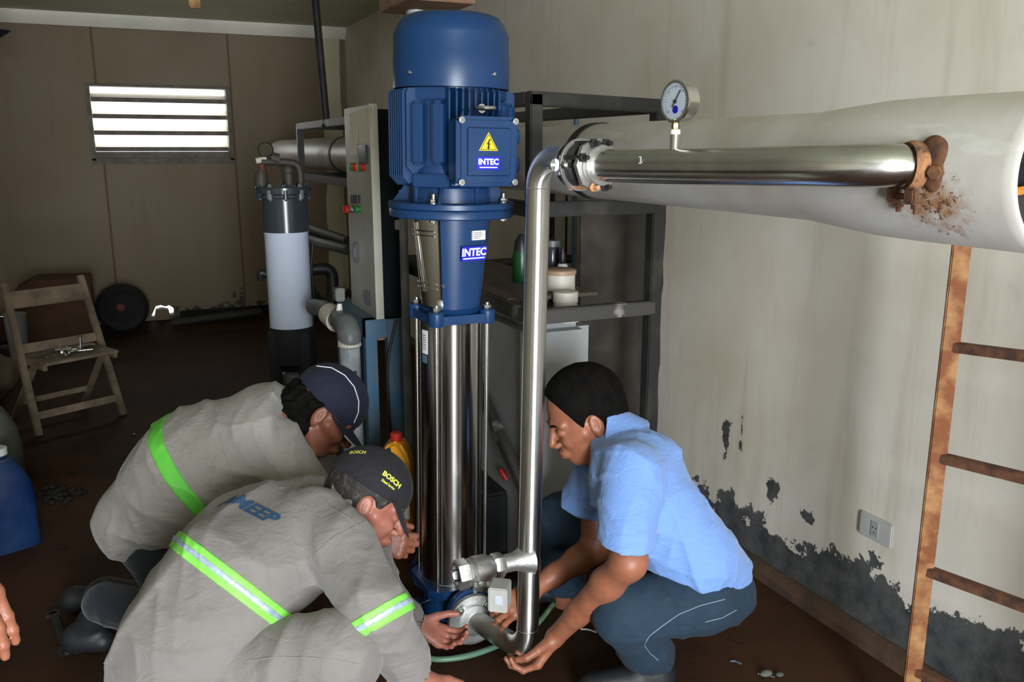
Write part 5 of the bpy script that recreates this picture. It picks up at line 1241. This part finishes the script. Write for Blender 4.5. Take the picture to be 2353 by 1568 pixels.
# =================================================== MAN IN FRONT, GREY WORKWEAR AND CHARCOAL CAP
def man_front():
    root = thing('person', 'man in grey workwear and charcoal cap squatting in front, lettering across his back', 'person', A(560, 1560, 1.95))
    B = basis(RV*.87-ZV*.49+FH*.04, RV*.42+ZV*.82+FH*.36); hc_ = A(838, 1160, 2.17); sc = .98
    nk = A(775, 1175, 2.17); hf = head_fn(hc_, B, nk, sc)
    sh, el_, wr_ = A(782, 1268, 1.98), A(872, 1408, 1.87), A(972, 1566, 1.99)
    shf, elf, wrf = A(840, 1235, 2.33), A(875, 1375, 2.44), A(956, 1436, 2.455)
    hB = hframe(RV*.86-ZV*.46-FH*.02, -ZV*.70+FH*.45+RV*-.3, True)
    h1, e1 = hand_fn(wrf, hB, curl=(.62, .66, .62, .6), thumb=(.6, .35), spread=.05, sc=.92, fore=elf, fore_r=(.031, .040), tf=.7)
    hB2 = hframe(RV*.5-ZV*.85, -FH*.8+RV*.3, False)
    h2_, e2 = hand_fn(wr_, hB2, curl=(.5, .5, .5, .5), fore=el_, fore_r=(.033, .042))
    S = [((700, 1228), 2.12, .085), ((560, 1310), 2.04, .13), ((465, 1440), 1.97, .12), ((425, 1580), 1.94, .11)]
    core = []
    for i in range(3):
        (p, d, r), (p2, d2, r2) = S[i], S[i+1]; core.append(lambda P, p=p, d=d, r=r, p2=p2, d2=d2, r2=r2: rc(P, A(*p, d), A(*p2, d2), r, r2))
    K = A(775, 1505, 1.85); Hp = A(430, 1580, 1.90); Kf = A(790, 1490, 2.30); Hf = A(450, 1560, 2.12)
    F1 = Vector((K.x-.16, K.y+.02, .09)); F2 = Vector((Kf.x-.16, Kf.y, .09))
    legs = [lambda P: rc(P, Hp, K, .08, .07), lambda P: rc(P, K, F1, .06, .045), lambda P: rc(P, Hf, Kf, .08, .07), lambda P: rc(P, Kf, F2, .06, .045)]
    body = lambda P: smin(smin(union(P, core, .08), union(P, legs, .04), .05), smin(rc(P, A(720, 1225, 2.1), sh, .07, .05), rc(P, A(720, 1225, 2.15), shf, .07, .05), .03), .05)
    up1 = lambda P: smin(h1(P), rc(P, shf, elf, .045, .04), .03); up2 = lambda P: smin(h2_(P), rc(P, sh, el_, .05, .043), .03)
    hl, hh = bounds([hc_, nk], .16)
    sdf_obj('body', M['skin2'], [(body, *bounds([A(720, 1225, 2.1), Hp, Hf, K, Kf, F1, F2, A(560, 1310, 2.0)], .16), .012), (hf, hl, hh, .0032), (up1, *bounds([shf, elf, wrf]+e1, .06), .0033), (up2, *bounds([sh, el_, wr_]+e2, .06), .005)], root)
    hr = hair_fn(hc_, B, sc, .007, .055, -.075, 3, .002, -.012)
    sdf_obj('hair', M['hairg'], [(hr, hl, hh, .003)], root)
    for s_ in (1, -1):
        mb = MB(); pp = [hc_+(B @ Vector(p))*sc for p in ((.0965, .014*s_, .026), (.094, .028*s_, .030), (.082, .044*s_, .026))]; mb.tube(pp, [.002, .003, .0015], 8, smooth_n=4); mb.build('eyebrow', M['hairg'], root, smooth=180)
    crown, visor = cap_parts(hc_, B, sc, visor_tilt=.86, vis_len=.075, drop=.042)
    co = sdf_obj('cap', M['capd'], [(crown, hl-.03, hh+.03, .003)], root); sdf_obj('visor', M['capd'], [(visor, hl-.06, hh+.06, .0022)], co)
    mb = MB(); mb.ball(hc_+(B @ Vector((-.01, 0, .151)))*sc, .006); mb.build('cap_button', M['capd'], co)
    bc = bvh_of(co)
    def mark(nm, txt, size, px_, py_, ang, m_, b_, sx=1.0):
        d = ray(px_, py_).normalized(); h = bc.ray_cast(CAM, d)
        if h[0] is None: return
        n_ = h[1]; u = (RV*math.cos(ang)-ZV*math.sin(ang)); u = (u-n_*u.dot(n_)).normalized(); v = n_.cross(u)
        project_text(nm, txt, size, bc, h[0], u, v, m_, co, .0012, b_, sx)
    lime = mat('lime_embroidery', (.75, .78, .10, 1), .7, 0, .1, 50)
    mark('cap_lettering', 'BOSCH', .0175, 901, 1103, .66, lime, .0007)
    mark('cap_lettering', 'Diesel Service', .0095, 892, 1114, .64, lime, .0002, .75)
    mark('cap_lettering', 'BOSCH', .016, 822, 1040, .35, lime, .0004, .8)
    # jacket
    sp = (A(720, 1225, 2.1)-A(465, 1440, 1.97)).normalized()
    NS, FS = -.085, .085
    J = []
    RR = [.112, .140, .128, .118]
    for off in (NS, FS):
        for i in range(3):
            (p, d, _), (p2, d2, _) = S[i], S[i+1]
            J.append(lambda P, p=p, d=d, p2=p2, d2=d2, i=i, off=off: rc(P, A(*p, d)+FH*off, A(*p2, d2)+FH*off*(1 if i < 1 else 1.0), RR[i], RR[i+1]))
    def base(P): return union(P, J, .09)
    def jacket(P):
        fo = folds(P, [(RV*.75-ZV*.65, .15, .012), (RV*.2+ZV, .09, .007), (RV*.9+ZV*.4, .065, .005)], 1.35, 21)
        d = base(P); d = smin(d, rc(P, A(735, 1205, 2.2), A(800, 1215, 2.25), .088, .075), .04)
        d = smax(smax(d, plane(P, A(812, 1150, 2.17), RV*.93+ZV*.36), .012), plane(P, A(500, 1500, 1.9), RV*.40-ZV*.92), .01)
        a = smin(rc(P, A(725, 1215, 2.06), A(780, 1262, 1.99), .092, .078), rc(P, A(786, 1262, 1.985), A(858, 1398, 1.87), .080, .066), .03)
        a = smin(a, rc(P, A(862, 1402, 1.87), A(948, 1550, 1.98), .068, .050), .02)
        b = smin(rc(P, A(825, 1228, 2.33), A(880, 1370, 2.42), .064, .058), rc(P, A(880, 1370, 2.42), A(943, 1429, 2.45), .056, .043), .02)
        d = smin(smin(d, a, .03), b, .02)+fo
        d = smax(d, -rc(P, A(958, 1548, 1.985), A(985, 1600, 2.0), .045, .048), .004); d = smax(d, -rc(P, A(941, 1429, 2.45), A(985, 1452, 2.46), .036, .040), .003)
        d = smax(d, -rc(P, A(800, 1168, 2.17), A(856, 1170, 2.17), .062, .08), .008)
        return d
    jl, jh = bounds([A(300, 1600, 1.85), A(300, 1600, 2.2), A(560, 1160, 2.0), A(760, 1110, 2.3), A(900, 1300, 2.45), A(980, 1560, 1.95), A(860, 1400, 1.80), A(500, 1500, 1.80)], .09)
    jk = sdf_obj('jacket', M['greyw'], [(jacket, jl, jh, .0062)], root)
    col_ = ring_collar(A(770, 1160, 2.17), A(850, 1178, 2.17), .078, .080, [(A(812, 1168, 2.17), RV*.95-ZV*.25), (A(760, 1160, 2.17), -RV*.95+ZV*.2)], .005)
    sdf_obj('collar', M['greyw'], [(col_, *bounds([A(795, 1165, 2.17)], .12), .0038)], jk)
    # reflective band round the body and the sleeve
    nb_ = ray(402, 1238).cross(ray(655, 1430)).normalized(); pb = A(528, 1334, 1.95)
    notarm = lambda P: .012-np.minimum(rc(P, A(798, 1240, 1.985), A(866, 1398, 1.87), .086, .068), rc(P, A(868, 1402, 1.87), A(955, 1550, 1.98), .072, .052))
    jl2, jh2 = bounds([A(390, 1230, 1.8), A(660, 1440, 1.8), A(400, 1230, 2.35), A(640, 1440, 2.35)], .07)
    bd_ = sdf_obj('reflective_belt', M['hivis'], [(band_fn(jacket, pb, nb_, .0205, .0030, notarm), jl2, jh2, .0035)], jk)
    sdf_obj('silver_stripe', M['silver'], [(band_fn(jacket, pb, nb_, .0065, .0045, notarm), jl2, jh2, .0035)], bd_)
    an = (A(955, 1550, 1.98)-A(868, 1402, 1.87)).normalized(); an = (A(872, 1400, 1.86)-A(798, 1240, 1.985)).normalized()*.6+an*.4
    pa_ = A(880, 1416, 1.87); armonly = lambda P: rc(P, A(850, 1380, 1.87), A(915, 1465, 1.92), .085, .085)
    al_, ah_ = bounds([pa_], .13)
    ab = sdf_obj('sleeve_band', M['hivis'], [(band_fn(jacket, pa_, an, .020, .0030, armonly), al_, ah_, .0032)], jk)
    sdf_obj('silver_stripe', M['silver'], [(band_fn(jacket, pa_, an, .0065, .0045, armonly), al_, ah_, .0032)], ab)
    bk = bvh_of(jk)
    # lettering across the back, running down from the shoulder line
    d = ray(572, 1166).normalized(); h = bk.ray_cast(CAM, d)
    if h[0] is not None:
        n_ = (h[1]+ZV*.2-FH*.3).normalized(); u = RV*.70-ZV*.78-FH*.25; u = (u-n_*u.dot(n_)).normalized(); v = n_.cross(u)
        project_text('back_lettering', 'AMEEP', .058, bk, h[0], u, v, mat('navy_print', (.03, .09, .2, 1), .8, 0, .1, 50), jk, .0012, .0022, .95)
    for pix in ([(700, 1120), (640, 1122)], [(838, 1200), (770, 1232), (728, 1270), (716, 1310), (735, 1350)], [(830, 1218), (800, 1190), (762, 1168), (735, 1140)]):
        surf_line('seam', bk, pix, .0011, M['greyw'], jk)
    # trousers
    def trs(P):
        d = union(P, [lambda P: rc(P, Hp, K, .120, .092), lambda P: rc(P, Hf, Kf, .115, .09), lambda P: ell(P, A(425, 1600, 2.0), (.15, .16, .13))], .04)
        d = smin(d, rc(P, K, F1, .088, .065), .03); d = smin(d, rc(P, Kf, F2, .085, .065), .03)
        d = d+folds(P, [(RV, .12, .009), (RV*.6+ZV, .08, .006), (RV-ZV*.5, .06, .004)], 1.0, 33); return smax(d, .075-P[:, 2], .01)
    to = sdf_obj('trousers', M['greyw'], [(trs, *bounds([Hp, Hf, K, Kf, F1, F2, A(340, 1600, 2)], .14), .0068)], root)
    bt = bvh_of(to)
    surf_line('seam_stitch', bt, [(560, 1520), (640, 1510), (720, 1512), (790, 1520), (830, 1528)], .001, M['greyw2'], to)
    for f_ in (F1, F2):
        h_ = Vector((f_.x, f_.y, .05)); sdf_obj('boot', M['boot'], [(foot_fn(h_-RV*.03, h_+RV*.17-ZV*.008, f_), *bounds([h_-RV*.03, h_+RV*.17, f_], .075), .008)], root)
    # bracelet
    wx = (hB @ Vector((1, 0, 0))); mb = MB(); u, v, _ = frame(wx)
    for i in range(22):
        a = 2*PI*i/22; c = wrf+wx*.012+(u*math.cos(a)*.031+v*math.sin(a)*.031); mb.ball(c, .0036, (1, 1, 1), 8)
    for i in range(8): mb.ball(wrf+wx*.018-FH*.034-ZV*(.004*i-.01), .0042, (1, 1, 1), 8)
    mb.build('chain_bracelet', M['zinc'], root, smooth=180)
man_front()
# =================================================== MAN BEHIND, GREY JACKET AND NAVY CAP
def man_rear():
    root = thing('person', 'man in pale grey jacket and navy cap with white piping, kneeling behind the foreground man', 'person', A(330, 1440, 2.6))
    B = basis(RV*.74-ZV*.67-FH*.02, RV*.63+ZV*.72+FH*.26); hc_ = A(742, 952, 2.63); sc = 1.05
    nk = A(700, 1005, 2.66); hf = head_fn(hc_, B, nk, sc, neck_r=.050)
    sh, el_, wr_ = A(655, 1065, 2.47), A(735, 1180, 2.47), A(852, 1243, 2.49)
    shf, elf, wrf = A(690, 1040, 2.76), A(770, 1110, 2.86), A(850, 1180, 2.80)
    hB = hframe(RV*.97-ZV*.15-FH*.05, -FH*.85+ZV*.35, False)
    h1, e1 = hand_fn(wr_, hB, curl=(1.0, 1.1, 1.15, 1.2), thumb=(.35, .5), spread=.02, sc=1.0, fore=el_, fore_r=(.033, .043), tf=1.2)
    hB2 = hframe(RV*.9-ZV*.4, -FH*.5+ZV*.8, True); h2_, e2 = hand_fn(wrf, hB2, fore=elf)
    core = [lambda P: rc(P, A(610, 1000, 2.62), A(455, 1085, 2.6), .12, .13), lambda P: rc(P, A(455, 1085, 2.6), A(325, 1195, 2.6), .13, .10), lambda P: rc(P, nk, A(620, 1000, 2.62), .06, .11)]
    H1, K1, A1 = A(340, 1235, 2.57), A(455, 1440, 2.52), A(240, 1385, 2.60); H2, K2, A2 = A(345, 1235, 2.66), A(455, 1410, 2.8), A(240, 1370, 2.85)
    legs = [lambda P: rc(P, H1, K1, .085, .06), lambda P: rc(P, K1, A1, .055, .04), lambda P: rc(P, H2, K2, .085, .06), lambda P: rc(P, K2, A2, .055, .04)]
    body = lambda P: smin(union(P, core, .08), union(P, legs, .04), .05)
    up1 = lambda P: smin(h1(P), rc(P, sh, el_, .05, .043), .03); up2 = lambda P: smin(h2_(P), rc(P, shf, elf, .05, .043), .03)
    hl, hh = bounds([hc_, nk], .17)
    sdf_obj('body', M['skind'], [(body, *bounds([A(610, 1000, 2.6), H1, H2, K1, K2, A1, A2], .16), .012), (hf, hl, hh, .0034), (up1, *bounds([sh, el_, wr_]+e1, .06), .0038), (up2, *bounds([shf, elf, wrf]+e2, .06), .006)], root)
    def longhair(P):
        Bn = np.array(B, np.float32); q = (P-A3(hc_))@Bn/sc; s = np.stack([q[:, 0], np.abs(q[:, 1]), q[:, 2]], 1)
        d = ell(q, (-.014, 0, .040), (.112, .090, .098)); d = smin(d, ell(q, (-.070, 0, -.035), (.062, .078, .085)), .03); d = smin(d, ell(s, (-.035, .062, -.05), (.035, .028, .055)), .02)
        d = smax(d, -ell(s, (.016, .10, -.008), (.044, .055, .050)), .008); d = smax(d, (q[:, 0]-.008)*.9, .01); d = smax(d, q[:, 2]-.030, .008)
        return (d+.005*np.sin(q[:, 0]*130+np.sin(q[:, 2]*80)*2)*np.sin(q[:, 2]*120+np.sin(q[:, 1]*90)*2))*sc*.8
    sdf_obj('hair', M['hair'], [(longhair, hl-.04, hh+.02, .0035)], root, label='long curly black hair')
    crown, visor = cap_parts(hc_, B, sc, visor_tilt=.30, vis_len=.080, drop=.024)
    co = sdf_obj('cap', M['capn'], [(crown, hl-.04, hh+.04, .0034)], root); vo_ = sdf_obj('visor', M['capn'], [(visor, hl-.08, hh+.08, .0024)], co)
    mb = MB(); mb.ball(hc_+(B @ Vector((-.01, 0, .151)))*sc, .006); mb.build('cap_button', M['capn'], co)
    bc = bvh_of(co)
    L_ = lambda x, y, z: hc_+(B @ Vector((x, y, z)))*sc
    def pipe_on(pts, bv, nm):
        out = []
        for p in pts:
            h = bv.find_nearest(p)
            if h[0] is not None: out.append(h[0]+h[1]*.0012)
        mb = MB(); mb.tube(out, .0019, 8); mb.build(nm, M['piping'], co, smooth=60)
    surf_line('piping', bc, [(728, 842), (762, 846), (792, 863), (814, 890), (824, 922), (823, 948), (813, 972)], .0017, M['piping'], co, .001, 5, 8)
    ve = []
    for i in range(21):
        a = -1.25+2.5*i/20; y = .080*math.sin(a); u = -.035+(.080+.045)*math.cos(a); w_ = -y*y*3.2; ct, st_ = math.cos(.30), math.sin(.30)
        ve.append(L_(.085+u*ct+w_*st_, y, .020-u*st_+w_*ct))
    mb = MB(); mb.tube(ve, .0022, 8); mb.build('visor_piping', M['piping'], co, smooth=60)
    RR = [(610, 1012, .148), (455, 1090, .165), (325, 1180, .112)]
    J = []
    for off in (-.05, .06):
        for i in range(2):
            a, b = RR[i], RR[i+1]; J.append(lambda P, a=a, b=b, off=off: rc(P, A(a[0], a[1], 2.6)+FH*off, A(b[0], b[1], 2.6)+FH*off, a[2], b[2]))
    def jacket(P):
        fo = folds(P, [(RV*.85-ZV*.5, .17, .016), (RV*.5+ZV, .11, .009), (RV+ZV*.3, .075, .006)], 1.3, 44)
        d = smin(union(P, J, .08), rc(P, A(610, 1010, 2.62), A(680, 988, 2.64), .13, .108), .05)
        d = smax(d, plane(P, A(672, 975, 2.62), RV*.97+ZV*.23), .012)
        a = smin(rc(P, A(630, 1040, 2.52), A(735, 1175, 2.46), .095, .070), rc(P, A(735, 1175, 2.46), A(825, 1233, 2.48), .066, .050), .02)
        b = smin(rc(P, A(680, 1045, 2.74), A(765, 1110, 2.86), .085, .065), rc(P, A(765, 1110, 2.86), A(830, 1165, 2.82), .062, .05), .02)
        d = smin(smin(d, a, .03), b, .03)+fo
        d = smax(d, plane(P, A(285, 1255, 2.6), -RV*.52-ZV*.86+FH*0), .012)
        d = smax(d, -rc(P, A(700, 980, 2.64), A(745, 960, 2.64), .070, .09), .012)
        d = smax(d, -rc(P, A(826, 1235, 2.48), A(860, 1250, 2.49), .043, .045), .004)
        return d
    jl, jh = bounds([A(240, 1200, 2.5), A(240, 1200, 2.75), A(560, 890, 2.6), A(735, 1200, 2.40), A(830, 1235, 2.45), A(770, 1120, 2.9), A(460, 1240, 2.5)], .11)
    jk = sdf_obj('jacket', M['greyw2'], [(jacket, jl, jh, .0068)], root)
    pb = A(412, 1078, 2.45); nb_ = RV*.80+ZV*.56+FH*.18
    sdf_obj('reflective_belt', M['hivis2'], [(band_fn(jacket, pb, nb_, .021, .0035), *bounds([A(345, 960, 2.4), A(500, 1200, 2.4), A(345, 960, 2.85), A(500, 1200, 2.8)], .1), .0042)], jk)
    col_ = ring_collar(A(640, 985, 2.64), A(712, 962, 2.64), .098, .098, [(A(672, 972, 2.64), RV*.93+ZV*.3), (A(632, 985, 2.64), -RV*.9-ZV*.3)], .006)
    sdf_obj('collar', M['greyw2'], [(col_, *bounds([A(660, 975, 2.64)], .15), .0045)], jk)
    bk = bvh_of(jk)
    surf_line('seam', bk, [(490, 925), (500, 980), (515, 1040), (540, 1100), (560, 1140)], .0014, M['greyw2'], jk)
    def trs(P):
        d = union(P, [lambda P: rc(P, H1, K1, .085, .08), lambda P: rc(P, K1, A1, .08, .06), lambda P: rc(P, H2, K2, .085, .08), lambda P: rc(P, K2, A2, .08, .06), lambda P: ell(P, A(350, 1235, 2.6), (.10, .11, .08))], .035)
        d = d+folds(P, [(RV, .1, .008), (ZV, .08, .006)], 1.0, 8); return smax(d, .012-P[:, 2], .01)
    sdf_obj('trousers', M['jeansd'], [(trs, *bounds([H1, H2, K1, K2, A1, A2], .14), .0075)], root)
    for a_ in (A1, A2):
        g = lambda P, a_=a_: smax(smin(rc(P, a_-RV*.0, Vector((a_.x, a_.y, .03))-RV*.10, .048, .034), rc(P, Vector((a_.x, a_.y, .045))-RV*.10, Vector((a_.x, a_.y, .035))-RV*.02-ZV*.0, .042, .036), .02), .002-P[:, 2], .005)
        sdf_obj('boot', M['boot'], [(g, *bounds([a_, a_-RV*.12-ZV*.1], .08), .0075)], root)
man_rear()
# =================================================== BYSTANDER AT THE LEFT EDGE, only fingertips in view
def bystander():
    wr_ = at(2, 1262, 1.30); bx_ = Vector((-.62, 1.42, 0)); root = thing('person', 'bystander at the left edge with only the fingers of one hand in view', 'person', bx_)
    s_ = Vector((-.40, 1.42, 1.40)); e_ = Vector((-.345, 1.40, 1.12)); wr_ = at(-108, 1272, 1.32)
    hB = hframe(-ZV*.93+RV*.33, RV*.9+ZV*.2-FH*.3, False)
    h1, e1 = hand_fn(wr_, hB, curl=(.12, .16, .2, .24), thumb=(.15, .2), spread=.01, sc=1.0, fore=e_, fore_r=(.031, .04))
    arm = lambda P: smin(h1(P), rc(P, s_, e_, .05, .043), .03)
    c = Vector((-.60, 1.42, 0)); parts_ = [lambda P: ell(P, c+ZV*1.20, (.17, .12, .27)), lambda P: ell(P, c+ZV*.95, (.15, .12, .17)), lambda P: rc(P, c+ZV*1.36-Vector((.16, 0, 0)), c+ZV*1.36+Vector((.16, 0, 0)), .07, .07),
        lambda P: rc(P, c+Vector((.085, 0, .92)), c+Vector((.10, 0, .5)), .09, .06), lambda P: rc(P, c+Vector((.10, 0, .5)), c+Vector((.10, .02, .08)), .06, .045), lambda P: rc(P, c+Vector((-.085, 0, .92)), c+Vector((-.10, 0, .5)), .09, .06), lambda P: rc(P, c+Vector((-.10, 0, .5)), c+Vector((-.10, .02, .08)), .06, .045),
        lambda P: rc(P, c+Vector((-.18, 0, 1.38)), c+Vector((-.27, 0, 1.1)), .05, .043), lambda P: rc(P, c+Vector((-.27, 0, 1.1)), c+Vector((-.27, -.05, .86)), .042, .028)]
    hc_ = c+ZV*1.60; Bh = basis(Vector((.6, .8, -.1)), ZV); hf = head_fn(hc_, Bh, c+ZV*1.44)
    wl_ = c+Vector((-.27, -.05, .86)); h3, e3 = hand_fn(wl_, hframe(Vector((0, -.08, -1)), Vector((-1, 0, 0)), True), curl=(.3, .35, .4, .45), fore=c+Vector((-.27, -.02, 1.0)), fore_r=(.030, .034))
    body = lambda P: union(P, parts_, .04)
    sdf_obj('body', M['skin'], [(h3, *bounds([wl_, c+Vector((-.27, -.02, 1.0))]+e3, .05), .0045), (body, c+Vector((-.4, -.2, .02)), c+Vector((.35, .25, 1.5)), .014), (hf, hc_-Vector((.18,)*3), hc_+Vector((.18,)*3), .006), (arm, *bounds([s_, e_, wr_]+e1, .06), .0035)], root)
    sdf_obj('hair', M['hair'], [(hair_fn(hc_, Bh), hc_-Vector((.18,)*3), hc_+Vector((.18,)*3), .006)], root)
    shirt = lambda P: smax(smin(union(P, [lambda P, p=p: p(P)-.018 for p in parts_[:3]], .05), smin(rc(P, s_, s_*.3+e_*.7, .07, .06), rc(P, c+Vector((-.18, 0, 1.38)), c+Vector((-.24, 0, 1.18)), .068, .06), .01), .03), -rc(P, c+ZV*1.42, c+ZV*1.6, .065, .08), .01)
    sdf_obj('shirt', M['jeansd'], [(shirt, c+Vector((-.4, -.22, .75)), c+Vector((.38, .22, 1.55)), .009)], root)
    trs = lambda P: smax(smax(union(P, [lambda P, p=p: p(P)-.018 for p in parts_[3:7]]+[lambda P: ell(P, c+ZV*.93, (.165, .135, .13))], .04), .07-P[:, 2], .01), P[:, 2]-1.0, .01)
    sdf_obj('trousers', M['jeansd'], [(trs, c+Vector((-.3, -.2, .03)), c+Vector((.3, .2, 1.05)), .01)], root)
    for s2 in (.10, -.10):
        h_ = c+Vector((s2, .02, .05)); sdf_obj('boot', M['boot'], [(foot_fn(h_, h_+Vector((.04, .15, -.01)), h_+ZV*.08), *bounds([h_, h_+Vector((.04, .15, 0)), h_+ZV*.08], .075), .009)], root)
bystander()
# ================================================================== LIGHT
w = bpy.data.worlds.new('sky'); SC.world = w; w.use_nodes = True
bg = w.node_tree.nodes['Background']; bg.inputs[0].default_value = (.86, .93, 1, 1); bg.inputs[1].default_value = 2.6
al = bpy.data.lights.new('doorway_daylight', 'AREA'); al.shape = 'RECTANGLE'; al.size = DX1-DX0-.02; al.size_y = DZ-.06
al.energy = LIGHT_E; al.color = (.88, .945, 1.0); al.use_shadow = True
ao = bpy.data.objects.new('doorway_daylight', al); COL.objects.link(ao); ao.location = ((DX0+DX1)/2, YF-.02, DZ/2+.02); ao.rotation_euler = (math.radians(90), 0, 0)
al.spread = math.radians(170)
# window louvre daylight
wl = bpy.data.lights.new('window_daylight', 'AREA'); wl.shape = 'RECTANGLE'; wl.size = WX1-WX0; wl.size_y = WZ1-WZ0; wl.energy = 8; wl.color = (1, .97, .9)
wo = bpy.data.objects.new('window_daylight', wl); COL.objects.link(wo); wo.location = ((WX0+WX1)/2, YB+.30, (WZ0+WZ1)/2+.15); wo.rotation_euler = (math.radians(-70), 0, 0)
SC.cycles.max_bounces = 8; SC.cycles.diffuse_bounces = 5; SC.cycles.glossy_bounces = 5
SC.cycles.caustics_reflective = False; SC.cycles.caustics_refractive = False
SC.cycles.sample_clamp_indirect = 6
